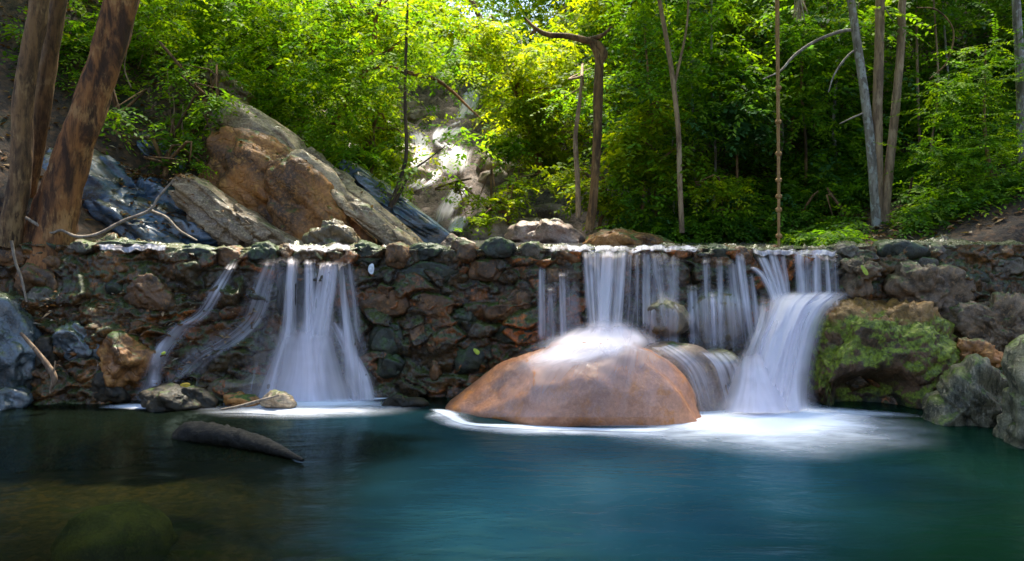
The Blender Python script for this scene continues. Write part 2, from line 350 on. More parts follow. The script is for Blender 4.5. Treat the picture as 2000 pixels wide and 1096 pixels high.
rocky = (1 - sst(np.abs(Xg - xsg - .5), 1.9, 3.1)) * sst(Yg, 8, 10)
rn = fbm(np.stack([Xg.ravel() * 1.6, Yg.ravel() * 1.6, Zg.ravel()], -1), 5, 31, ridged=True).reshape(Xg.shape)
Zg = Zg + rocky * rn * .28 * sst(Yg, 11, 13)
tag(mesh_obj('ground', np.stack([Xg, Yg, Zg], -1).reshape(-1, 3), grid_faces(len(ya), len(xa)), M['ground'], attrs={'rocky': rocky.ravel()}, origin=np.zeros(3)), 'leaf littered forest ground rising on both sides of the stream', None, None, 'structure')

# ------------------------------------------------------------------ pool and upper stream water
xa2 = np.linspace(-9, 9, 260); ya2 = np.linspace(-14, 7.75, 300)
X2, Y2 = np.meshgrid(xa2, ya2)
pxw = CX + F * X2 / np.maximum(Y2, .5); pyw = HY + F * H / np.maximum(Y2, .5)
aer = np.exp(-((X2 - 1.2) / 1.5) ** 2 - ((Y2 - 5.6) / 1.3) ** 2) * 1.1 + .55 * np.exp(-((X2 + .2) / 1.0) ** 2 - ((Y2 - 4.2) / 1.3) ** 2) + .45 * np.exp(-((X2 + 1.2) / 1.2) ** 2 - ((Y2 - 6.6) / .6) ** 2) + .35 * np.exp(-((X2 - 1.0) / .9) ** 2 - ((Y2 - 3.9) / .8) ** 2)
tag(mesh_obj('pool_water', np.stack([X2, Y2, X2 * 0], -1).reshape(-1, 3), grid_faces(300, 260), M['pool'], attrs={'aer': np.clip(aer, 0, 1).ravel()}, origin=np.zeros(3)), 'still blue green pool below the weir', None, None, 'structure')
X3, Y3 = np.meshgrid(np.linspace(-5, 5, 60), np.linspace(7.62, 13.2, 40))
tag(mesh_obj('stream_water', np.stack([X3, Y3, X3 * 0 + 1.375 + .02 * np.clip(Y3 - 9, 0, 9)], -1).reshape(-1, 3), grid_faces(40, 60), M['stream'], origin=np.zeros(3)), 'thin bright stream water behind the weir crest', None, None, 'structure')

# ------------------------------------------------------------------ weir wall
rng = np.random.default_rng(11)
def face_y(x, z):
    left = sst(-x, 2.2, 4.2); right = sst(x, 2.7, 3.6)
    d = 1.4 - z
    sl = .10 + .14 * left + .22 * right
    ap = .12 * np.exp(-((x + 2.0) / .75) ** 2) * sst(d, .45, 1.35)       # the rock apron under the left fall
    led = .10 * left * sst(d, .35, .6)
    return 7.62 - sl * d - ap - led
def rubble(x, z, seed, cw=.30, ch=.155):
    """Rows of irregular stones: returns height profile, edge distance, cell id."""
    row = z / ch
    bx = np.zeros(x.shape); bz = np.zeros(x.shape); best = np.full(x.shape, 9.); sec = np.full(x.shape, 9.); bid = np.zeros(x.shape, np.int64)
    cj = np.floor(row).astype(np.int64); ci = np.floor(x / cw).astype(np.int64)
    for dj in (-1, 0, 1):
        for di in (-2, -1, 0, 1, 2):
            i = ci + di; j = cj + dj
            h = hsh(i, j, i * 0, seed); jx = ((h & 1023) / 1023 - .5) * 1.0; jy = (((h >> 10) & 1023) / 1023 - .5) * .95; s = .62 + .85 * ((h >> 20) & 1023) / 1023
            sx = (i + .5 + jx + (j & 1) * .5) * cw; sz = (j + .5 + jy) * ch
            d = np.maximum(np.abs(x - sx) / cw, np.abs(z - sz) / ch) * .55 + np.hypot((x - sx) / cw, (z - sz) / ch) * .45
            d = d / s
            upd = d < best
            sec = np.where(upd, best, np.minimum(sec, d)); bid = np.where(upd, h, bid); bx = np.where(upd, x - sx, bx); bz = np.where(upd, z - sz, bz); best = np.where(upd, d, best)
    return best, sec - best, bid, bx, bz
xs_ = np.arange(-7.2, 7.21, .0125); nface = 150; ntop = 34
zt = np.concatenate([np.linspace(-.62, 1.36, nface), np.full(ntop, 1.36)]); yo = np.concatenate([np.zeros(nface), np.linspace(.015, .55, ntop)])
XX = np.tile(xs_, (len(zt), 1)); ZZ = np.tile(zt[:, None], (1, len(xs_))); YY = face_y(XX, ZZ) + yo[:, None]
wx = XX + .16 * fbm(np.stack([XX * 1.7, ZZ * 3, YY], -1).reshape(-1, 3), 3, 3).reshape(XX.shape)
wz = (ZZ - yo[:, None]) + .13 * fbm(np.stack([XX * 1.9, ZZ * 2.5, YY], -1).reshape(-1, 3), 3, 9).reshape(XX.shape)
b1, e1, i1, u1, v1 = rubble(wx, wz, 77, .44, .21); b2, e2, i2, u2, v2 = rubble(wx + 3, wz, 78, .21, .12)
pick = fbm(np.stack([XX * 1.3, ZZ * 2.2, YY * 0 + 4], -1).reshape(-1, 3), 3, 55).reshape(XX.shape) > -.02
bst = np.where(pick, b1, b2); edg = np.where(pick, e1, e2); bid = np.where(pick, i1, i2); bx = np.where(pick, u1, u2); bz = np.where(pick, v1, v2)
r1 = (bid & 1023) / 1023; r2 = ((bid >> 10) & 1023) / 1023; r3 = ((bid >> 20) & 1023) / 1023
prof = sst(edg, .0, .15) * (1 - .2 * np.clip(bst, 0, 1) ** 2)
tilt = ((r3 - .5) * bx * .9 + (((bid >> 5) & 1023) / 1023 - .5) * bz * 1.2) * prof
big = fbm(np.stack([XX * 2.2, ZZ * 2.6, YY * 2], -1).reshape(-1, 3), 5, 21).reshape(XX.shape)
fine = fbm(np.stack([XX * 9, ZZ * 12, YY * 9], -1).reshape(-1, 3), 4, 41, .6, True).reshape(XX.shape)
endz = sst(np.abs(XX + .0), 2.9, 3.6)                        # natural rock rather than masonry at both ends
disp = (.02 + .085 * r1) * prof * (1 - .35 * endz) + .07 * big * (1 + 1.6 * endz) + tilt * (1 - .5 * endz) + .026 * fine * (1 + .8 * endz)
facew = np.concatenate([np.ones(nface), np.linspace(1, 0, 8), np.zeros(ntop - 8)])[:, None]; topw = 1 - facew * .85
YY = YY - disp * facew; ZZ = ZZ + disp * topw * .6 * (1 - sst(yo[:, None], .3, .5)) - .03 * topw + endz * .05 * (ZZ > 1)
r2 = np.clip(r2 + .5 * fbm(np.stack([XX * 1.1, ZZ * 1.4, YY * 0], -1).reshape(-1, 3), 3, 91).reshape(XX.shape) - .05, 0, 1)
hue = np.stack([.36 + 3.0 * r2 ** 3, .40 + 1.8 * r2 ** 3 + .15 * r3, .42 + .75 * r2 ** 3 + .45 * r3 * (r3 > .75)], -1)
mort = sst(edg, .02, .12)[..., None]
tint = hue * np.array([1.45, 1.0, .42]) * (.36 + .6 * mort)
tint = tint * (1 - endz[..., None]) + endz[..., None] * (np.where((XX < 0)[..., None], np.array([1.75, 1.2, .5]), np.array([1.5, 1.2, .85])) * (.75 + .6 * sst(big, -.2, .35)[..., None]))
wall = empty('stone_weir', (0, 7.6, 0), 'rough rubble stone weir crossing the stream above the pool', 'weir')
wallV = np.stack([XX, YY, ZZ], -1).reshape(-1, 3); wallF = grid_faces(len(zt), len(xs_))
mesh_obj('masonry', wallV, wallF, M['wall'], wall, attrs={'tint': tint.reshape(-1, 3)})

# ------------------------------------------------------------------ rocks
ALLROCK = []
def rock(name, outl, Y, df, mat, seed=0, sub=5, db=None, n_amp=.05, n_sc=2.2, facets=9, fr=(.72, .97), shear=0.0, boxy=.8, planes=(), post=None, parent=None, label=None, cat='rock', group=None, fine=.012, crack=.0, lean=0.0, strata=0.0):
    """A boulder whose front outline is given in photo pixels at depth Y, with real depth df (front) and db (back)."""
    rg = np.random.default_rng(seed + 100)
    U, Fc = ico(sub)
    O = np.array([W(a, b, Y) for a, b in outl]); cx, cz = (O[:, 0].max() + O[:, 0].min()) / 2, (O[:, 2].max() + O[:, 2].min()) / 2
    oc = catmull(np.vstack([O, O[:1]])[:, [0, 2]], len(O) * 12)[:-1]
    ang = np.arctan2(oc[:, 1] - cz, oc[:, 0] - cx); rad = np.hypot(oc[:, 0] - cx, oc[:, 1] - cz)
    o = np.argsort(ang); ang = ang[o]; rad = rad[o]
    ang = np.concatenate([ang - 2 * np.pi, ang, ang + 2 * np.pi]); rad = np.tile(rad, 3)
    # facets on the unit ball
    s = np.ones(len(U))
    for i in range(facets):
        n = rg.normal(size=3); n /= np.linalg.norm(n); n[1] = -abs(n[1]) if rg.random() < .7 else n[1]
        hh = rg.uniform(*fr); dt = U @ n
        s = np.minimum(s, np.where(dt > .05, hh / np.maximum(dt, .05), 9))
    for n, hh in planes:
        n = np.array(n, float); n /= np.linalg.norm(n); dt = U @ n
        s = np.minimum(s, np.where(dt > .05, hh / np.maximum(dt, .05), 9))
    a = np.arctan2(U[:, 2], U[:, 0]); rr = np.hypot(U[:, 0], U[:, 2])
    # keep the silhouette ring itself uncut
    s = s + (1 - s) * sst(rr, .9, 1.0) * .75
    rb = rr ** boxy; yb = np.sign(U[:, 1]) * np.abs(U[:, 1]) ** boxy
    Rr = np.interp(a, ang, rad); db = df if db is None else db
    P = np.stack([cx + np.cos(a) * Rr * rb * s, Y + yb * np.where(yb < 0, df, db) * s, cz + np.sin(a) * Rr * rb * s], -1)
    P[:, 1] += shear * (P[:, 0] - cx) + lean * (P[:, 2] - cz)
    C = np.array([cx, Y, cz]); N = P - C; N /= np.linalg.norm(N, axis=1)[:, None] + 1e-9
    q = P + seed * 3.7
    P = P + N * (n_amp * fbm(q * n_sc, 4, seed) + fine * fbm(q * n_sc * 6, 4, seed + 7, .6) + - crack * np.maximum(0, fbm(q * n_sc * .8, 3, seed + 3, .5, True) - .45))[:, None]
    if strata:
        sc = (P @ np.array([.60, -.25, .78])) * 9 + .6 * fbm(q * 1.5, 3, seed + 11)
        st = perlin(np.stack([sc, sc * 0 + seed, sc * 0], -1), seed + 12) + .5 * perlin(np.stack([sc * 2.7, sc * 0, sc * 0 + 3], -1), seed + 13)
        P = P + N * (strata * sst(st, -.25, .1) - strata * .6)[:, None]
    if post is not None: P = post(P, C)
    if not (name == 'bank_rock' and Y < 7.06): ALLROCK.append((P, Fc))
    ob = mesh_obj(name, P, Fc, mat, parent)
    return tag(ob, label, cat if parent is None else None, group)

# the salmon dome
def dome_post(P, C):
    return P
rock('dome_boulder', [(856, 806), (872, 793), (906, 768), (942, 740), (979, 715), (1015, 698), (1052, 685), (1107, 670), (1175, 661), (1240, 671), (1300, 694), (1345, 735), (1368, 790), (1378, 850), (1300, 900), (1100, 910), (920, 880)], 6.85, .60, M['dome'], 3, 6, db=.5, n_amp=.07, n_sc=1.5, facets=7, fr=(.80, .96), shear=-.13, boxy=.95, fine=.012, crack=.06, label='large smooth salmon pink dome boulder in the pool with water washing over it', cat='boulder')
rock('boulder', [(1250, 690), (1300, 668), (1360, 678), (1400, 715), (1422, 780), (1425, 850), (1300, 860), (1240, 780)], 7.05, .3, M['dome2'], 14, 5, n_amp=.05, facets=5, fr=(.85, .97), fine=.008, label='smooth grey brown boulder just behind right edge of the salmon dome', cat='boulder')
rock('small_boulder', [(1368, 720), (1375, 690), (1410, 682), (1440, 700), (1445, 735), (1400, 750)], 7.1, .2, M['apron'], 15, 4, n_amp=.04, label='small brown rock between dome and thick right fall', cat='rock')
rock('round_boulder', [(1256, 625), (1266, 598), (1300, 587), (1334, 600), (1342, 632), (1320, 655), (1275, 655)], 7.25, .2, M['apron'], 16, 4, n_amp=.06, n_sc=4, facets=7, fr=(.75, .95), label='round brown rock sticking out of the weir face behind thin strands', cat='rock')
rock('ledge_rock', [(1345, 600), (1370, 575), (1420, 570), (1450, 600), (1440, 680), (1360, 690)], 7.4, .16, M['apron'], 17, 4, n_amp=.05, label='square brown rock under thin strands left of the right fall', cat='rock')

# the mossy overhanging boulder
def moss_post(P, C):
    z = P[:, 2]; x = P[:, 0]
    und = sst(-z, -.38, -.14) * sst(x, 2.72, 2.95) * sst(-x, -3.62, -3.35) * .36
    P = P.copy(); P[:, 1] = np.where(P[:, 1] < C[1] + .1, P[:, 1] + und, P[:, 1])
    return P
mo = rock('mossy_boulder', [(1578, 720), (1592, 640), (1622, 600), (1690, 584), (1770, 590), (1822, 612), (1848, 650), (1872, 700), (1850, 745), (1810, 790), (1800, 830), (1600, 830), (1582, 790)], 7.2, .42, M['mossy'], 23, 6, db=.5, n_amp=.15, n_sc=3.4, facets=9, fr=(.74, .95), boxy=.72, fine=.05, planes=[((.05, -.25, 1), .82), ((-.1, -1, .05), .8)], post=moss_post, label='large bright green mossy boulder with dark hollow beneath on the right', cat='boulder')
0 and rock('ochre_cap', [(1640, 590), (1680, 575), (1730, 572), (1790, 590), (1800, 602), (1720, 606), (1650, 602)], 7.15, .36, M['ochre'], 24, 4, n_amp=.02, facets=3, parent=mo)

# right rocks
rock('striped_rock', [(1808, 832), (1830, 780), (1870, 730), (1905, 708), (1950, 722), (1975, 760), (1978, 830), (1960, 880), (1830, 880)], 6.45, .3, M['rightrock'], 31, 5, n_amp=.10, facets=13, fr=(.5, .9), strata=.05, fine=.02, label='grey green striped rock at water edge right of the mossy boulder', cat='rock')
rock('edge_rock', [(1962, 860), (1975, 790), (1990, 700), (2030, 660), (2120, 680), (2140, 950), (1990, 960)], 5.75, .35, M['rightrock'], 33, 5, n_amp=.10, facets=13, fr=(.5, .9), strata=.05, fine=.02, label='dark mossy rock cut by the right edge of the photo', cat='rock')
rock('bank_rock', [(1850, 600), (1880, 575), (1960, 575), (2040, 600), (2060, 690), (1980, 725), (1900, 715), (1860, 670)], 7.2, .25, M['bank'], 35, 6, n_amp=.16, n_sc=3, facets=12, fr=(.5, .9), fine=.04, crack=.12, label='broad pinkish grey bank rock below the weir at far right', cat='rock')
for k, (o, Y, mt, lb) in enumerate([
    ([(1640, 520), (1660, 500), (1700, 505), (1720, 540), (1700, 570), (1650, 565)], 7.42, 'bank', 'knobbly grey rock at the right end of the falls beneath the crest'),
    ([(1715, 570), (1750, 515), (1820, 505), (1890, 540), (1900, 600), (1850, 640), (1770, 615)], 7.38, 'bank', 'fissured grey rock above and right of the mossy boulder'),
    ([(1860, 690), (1880, 660), (1930, 670), (1950, 710), (1900, 730), (1868, 720)], 6.9, 'brownrock', 'small rusty brown rock wedged above the striped rock')]):
    rock('bank_rock', o, Y, .2, M[mt], 40 + k, 5, n_amp=.12, n_sc=4, facets=12, fr=(.5, .9), fine=.035, crack=.12, label=lb)

# left bank rocks
LB = [
 ([(-60, 800), (-60, 580), (10, 568), (50, 600), (78, 650), (85, 720), (60, 770), (30, 800)], 7.2, .3, 'bluegrey', 'big blue grey faceted rock at the left edge', 5),
 ([(-50, 830), (-40, 765), (10, 752), (55, 762), (72, 785), (40, 810)], 7.0, .2, 'bluegrey', 'low pale blue rock touching the water at far left', 4),
 ([(104, 690), (108, 650), (150, 630), (190, 645), (208, 672), (200, 700), (150, 708)], 7.25, .18, 'bluegrey', 'angular blue grey rock on the left bank', 5),
 ([(195, 740), (188, 690), (205, 655), (250, 655), (290, 672), (302, 700), (285, 745), (230, 755)], 7.2, .2, 'brownrock', 'orange brown rock beside the foot of left trickle', 5),
 ([(172, 775), (170, 740), (190, 722), (225, 728), (248, 755), (252, 785), (200, 792)], 7.15, .15, 'dark', 'small dark wet rock at water edge below the angular rock', 4),
 ([(245, 585), (250, 545), (285, 530), (330, 560), (350, 600), (310, 610), (265, 600)], 7.42, .12, 'stone_brown', 'olive brown rock jutting from the left bank under the crest', 5),
 ([(275, 795), (285, 765), (330, 752), (390, 756), (428, 775), (432, 800), (360, 810), (300, 808)], 7.0, .2, 'dark', 'flat dark speckled rock with a yellow leaf on it', 5),
 ([(430, 795), (435, 770), (470, 762), (505, 775), (500, 800), (460, 806)], 7.05, .12, 'brownrock', 'small rusty rock right of the flat dark rock', 4),
 ([(500, 792), (510, 772), (540, 765), (570, 778), (570, 800), (530, 806)], 6.95, .12, 'grey', 'small pale grey rock in foam under the left fall', 4),
 ([(745, 795), (760, 772), (785, 763), (815, 772), (835, 792), (790, 805)], 7.05, .12, 'dark', 'low dark rock between left fall and the salmon dome', 4),
 ([(20, 560), (30, 520), (80, 515), (120, 540), (115, 580), (60, 590)], 7.45, .12, 'stone_brown', 'brown rock below the left tree roots', 4),
 ([(60, 700), (70, 660), (100, 650), (110, 690), (100, 730), (70, 735)], 7.2, .12, 'dark', 'dark rock between the two blue grey rocks', 4)]
for k, (o, Y, df, mt, lb, sb) in enumerate(LB):
    rock('bank_rock', o, Y, df, M[mt], 60 + k, sb, n_amp=.06, n_sc=3.5, facets=14, fr=(.5, .92), fine=.018, crack=.08, strata=.02, label=lb)
# apron under the left fall
rock('apron_rock', [(380, 780), (400, 740), (440, 700), (490, 640), (560, 590), (640, 580), (700, 640), (740, 710), (760, 790), (560, 830)], 7.66, .24, M['apron'], 81, 6, n_amp=.16, n_sc=3.2, facets=8, fine=.02, label='broad brown rock apron the left fall spreads over', cat='boulder')
rock('apron_rock', [(400, 790), (410, 745), (470, 728), (540, 740), (560, 780), (480, 800)], 7.4, .16, M['apron'], 82, 5, n_amp=.05, label='low flat brown ledge at left foot of the left fall', cat='rock')
rock('apron_rock', [(640, 775), (650, 735), (690, 720), (725, 740), (735, 780), (690, 790)], 7.42, .14, M['apron'], 83, 5, n_amp=.05, label='low rounded brown ledge at right foot of the left fall', cat='rock')
rock('apron_rock', [(540, 600), (548, 540), (590, 530), (610, 570), (600, 640), (555, 640)], 7.52, .10, M['dark'], 84, 4, n_amp=.05, label='dark rock behind the strands of the left fall', cat='rock')

# weir facing and crest stones (parts of the weir)
fs = [((700, 800), (562, 622), 'stone_brown'), ((805, 892), (570, 622), 'stone_brown'), ((945, 1015), (588, 625), 'stone_brown'), ((780, 900), (512, 552), 'stone_dark'), ((905, 985), (505, 550), 'stone_brown'),
      ((795, 830), (620, 680), 'stone_brown'), ((832, 860), (655, 690), 'stone_brown'), ((885, 960), (650, 728), 'stone_dark'), ((840, 862), (700, 745), 'stone_brown'), ((880, 930), (600, 640), 'stone_dark'),
      ((715, 790), (630, 690), 'stone_dark'), ((990, 1050), (560, 610), 'stone_brown'), ((690, 720), (520, 560), 'stone_brown'), ((730, 790), (690, 740), 'stone_dark'), ((960, 1040), (630, 670), 'stone_dark'),
      ((75, 125), (500, 530), 'stone_brown'), ((190, 255), (515, 535), 'stone_brown'), ((150, 200), (530, 575), 'stone_grey'), ((205, 245), (545, 580), 'stone_dark'), ((50, 110), (560, 600), 'stone_grey'), ((330, 400), (505, 545), 'stone_brown'),
      ((1060, 1100), (520, 570), 'stone_brown'), ((1080, 1120), (590, 640), 'stone_grey'), ((1300, 1345), (520, 560), 'stone_brown'), ((1380, 1430), (510, 560), 'stone_dark'), ((1750, 1830), (500, 540), 'stone_grey'), ((1850, 1930), (520, 560), 'stone_dark'), ((1930, 2000), (500, 540), 'stone_grey')]
for k, ((a, b), (c, d), mt) in enumerate(fs):
    rg = np.random.default_rng(k); j = lambda s: rg.uniform(-s, s)
    w_, h_ = (b - a), (d - c)
    o = [(a + j(.08) * w_, (c + d) / 2 + j(.15) * h_), (a + w_ * .2, c + h_ * .12 * rg.random()), ((a + b) / 2, c), (b - w_ * .15, c + h_ * .2 * rg.random()), (b, (c + d) / 2 + j(.2) * h_), (b - w_ * .2, d - h_ * .1 * rg.random()), ((a + b) / 2, d), (a + w_ * .1, d - h_ * .2 * rg.random())]
    P0 = W((a + b) / 2, (c + d) / 2, 7.5); Y = float(face_y(P0[0], P0[2])) - .02
    rock('facing_stone', o, Y, .10, M[mt], 200 + k, 4, n_amp=.03, n_sc=6, facets=10, fr=(.65, .92), boxy=.6, fine=.012, parent=wall)
cs = [(180, 330, 470, 490, 'stone_dark'), (330, 430, 478, 505, 'stone_dark'), (425, 482, 478, 520, 'stone_brown'), (484, 546, 474, 512, 'stone_dark'), (548, 575, 478, 505, 'stone_brown'), (588, 640, 484, 512, 'stone_brown'), (645, 685, 486, 510, 'stone_brown'),
      (686, 748, 470, 515, 'stone_dark'), (752, 802, 474, 520, 'stone_brown'), (800, 872, 474, 508, 'stone_dark'), (876, 930, 470, 512, 'stone_brown'), (930, 1010, 465, 505, 'stone_dark'), (1012, 1066, 472, 510, 'stone_grey'),
      (1078, 1135, 480, 515, 'stone_brown'), (1136, 1190, 490, 512, 'stone_brown'), (1225, 1262, 488, 520, 'stone_brown'), (1300, 1350, 488, 525, 'stone_dark'), (1368, 1428, 479, 512, 'stone_dark'), (1428, 1470, 482, 515, 'stone_brown'),
      (1625, 1672, 478, 505, 'stone_grey'), (1668, 1712, 485, 520, 'stone_grey'), (1706, 1812, 468, 512, 'stone_dark'), (1806, 1872, 474, 515, 'stone_grey'), (1868, 1932, 482, 520, 'stone_dark'), (1928, 2010, 484, 525, 'stone_grey'), (2008, 2100, 480, 525, 'stone_grey'),
      (1190, 1224, 487, 512, 'stone_dark'), (1262, 1300, 485, 510, 'stone_brown'), (1348, 1370, 484, 515, 'stone_brown'), (1470, 1502, 487, 512, 'stone_dark'), (1532, 1560, 490, 512, 'stone_brown'), (1600, 1626, 486, 512, 'stone_grey'), (60, 130, 470, 505, 'stone_dark'), (-20, 60, 478, 520, 'stone_brown'), (128, 190, 468, 495, 'stone_grey')]
for k, (a, b, c, d, mt) in enumerate(cs):
    rg = np.random.default_rng(50 + k); w_, h_ = (b - a), (d - c)
    o = [(a, c + h_ * .6), (a + w_ * .12, c + h_ * .15), (a + w_ * .4, c), (b - w_ * .3, c + h_ * .05), (b - w_ * .05, c + h_ * .3), (b, c + h_ * .7), (b - w_ * .2, d), (a + w_ * .2, d)]
    rock('crest_stone', o, 7.60 + rg.uniform(-.05, .05), .13, M[mt], 300 + k, 4, db=.22, n_amp=.06, n_sc=4.5, facets=7, fr=(.55, .92), boxy=.55, fine=.02, parent=wall)

# slabs and boulders above the weir on the left slope
SL = [
 ('slab', [(40, 400), (70, 310), (150, 285), (240, 312), (340, 362), (410, 415), (490, 478), (300, 510), (60, 510)], 8.9, .55, 'slab', [((.50, -.45, .75), .42)], 'dark wet boulder with painted blue sky sheen behind the leaning tree', 91),
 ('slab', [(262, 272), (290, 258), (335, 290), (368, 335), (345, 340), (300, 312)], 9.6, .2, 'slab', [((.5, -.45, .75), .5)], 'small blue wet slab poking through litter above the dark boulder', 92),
 ('slab', [(322, 372), (340, 350), (372, 338), (440, 380), (520, 432), (600, 480), (520, 500), (420, 470), (350, 420)], 8.6, .22, 'grey', [((.5, -.4, .75), .5)], 'long pale grey slab slanting down to the weir crest', 93),
 ('slab', [(380, 215), (400, 188), (450, 190), (520, 225), (600, 285), (690, 355), (790, 440), (840, 492), (770, 500), (660, 400), (560, 318), (450, 262)], 9.4, .28, 'grey', [((.5, -.3, .8), .55)], 'long light grey ridge slab running down from the upper left slope', 94),
 ('boulder', [(385, 330), (395, 275), (430, 238), (500, 245), (570, 290), (640, 350), (700, 420), (740, 495), (560, 500), (470, 450), (410, 400)], 9.1, .35, 'brownrock', [], 'cracked brown boulder under the light grey ridge slab', 95),
 ('boulder', [(512, 370), (525, 328), (575, 308), (625, 338), (662, 400), (700, 490), (590, 500), (540, 440)], 8.75, .28, 'brownrock', [], 'rounded orange brown boulder bulging above the left fall', 96),
 ('boulder', [(588, 482), (600, 450), (640, 425), (680, 435), (702, 468), (700, 495), (640, 500)], 8.15, .16, 'apron', [], 'small round lichen covered boulder directly behind the left fall crest', 97),
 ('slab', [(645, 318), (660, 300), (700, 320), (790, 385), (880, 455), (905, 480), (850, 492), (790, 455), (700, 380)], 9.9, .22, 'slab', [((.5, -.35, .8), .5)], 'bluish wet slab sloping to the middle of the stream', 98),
 ('slab', [(690, 405), (712, 398), (780, 445), (830, 492), (770, 500)], 8.9, .16, 'grey', [((.5, -.35, .8), .5)], 'short tan slab at the foot of the ridge slab', 99),
 ('slab', [(395, 135), (415, 120), (450, 150), (500, 195), (478, 212), (425, 180)], 10.8, .18, 'grey', [((.5, -.35, .8), .5)], 'pale wet slab high on the left slope among bushes', 100),
 ('slab', [(480, 330), (500, 312), (560, 345), (640, 420), (700, 480), (660, 490), (580, 420)], 8.95, .14, 'grey', [((.5, -.35, .8), .5)], 'thin tan slab layer lying between the two brown boulders', 104),
 ('slab', [(545, 308), (590, 296), (640, 325), (720, 400), (805, 482), (770, 495), (690, 430), (620, 362)], 8.85, .15, 'grey', [((.5, -.35, .8), .5)], 'narrow light tan slab edging the orange brown boulder', 105),
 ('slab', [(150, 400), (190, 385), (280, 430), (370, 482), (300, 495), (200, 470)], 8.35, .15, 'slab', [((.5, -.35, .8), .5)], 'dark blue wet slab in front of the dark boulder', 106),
 ('boulder', [(980, 470), (1000, 440), (1040, 425), (1090, 430), (1130, 455), (1145, 480), (1060, 490)], 10.2, .4, 'pink', [], 'low pale boulder in the middle of the stream behind the crest', 101),
 ('boulder', [(1120, 480), (1150, 455), (1220, 448), (1290, 460), (1320, 482), (1220, 490)], 9.8, .4, 'brownrock', [], 'low brown mound on the right stream edge behind the crest', 102),
 ('boulder', [(855, 480), (880, 455), (910, 462), (930, 480), (900, 490)], 9.8, .2, 'pink', [], 'small round rock at the foot of the bluish slab', 103)]
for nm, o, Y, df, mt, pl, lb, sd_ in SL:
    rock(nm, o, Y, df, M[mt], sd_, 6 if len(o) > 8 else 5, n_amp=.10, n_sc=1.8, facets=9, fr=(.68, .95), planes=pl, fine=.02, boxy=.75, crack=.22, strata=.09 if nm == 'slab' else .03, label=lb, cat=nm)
# rocks of the upper cascade
rg = np.random.default_rng(8)
for k in range(90):
    y = rg.uniform(11.6, 20); xc = np.interp(y, [11, 14, 22], [.0, -1.2, -1.9]); x = xc + rg.normal() * 1.2 + .25
    r = rg.uniform(.18, .5)
    z = float(terrain_z(np.array([x]), np.array([y]))[0]) + r * .2
    px = CX + F * x / y; py = HY - F * (z - H) / y; rp = r * F / y
    if abs(px - np.interp(py, [185, 250, 285, 335, 405, 435], [918, 895, 882, 880, 874, 860])) < 26 + rp: continue
    n = 9; o = [(px + rp * rg.uniform(.8, 1.25) * math.cos(i / n * 6.283), py - rp * rg.uniform(.5, .8) * math.sin(i / n * 6.283)) for i in range(n)]
    rock('cascade_rock', o, y, r * .8, M['pink'], 400 + k, 4, n_amp=.12 * r, n_sc=3, facets=9, fine=.03, label='pinkish brown rock among the tumbled rocks of the distant cascade', group='rocks of the distant cascade')

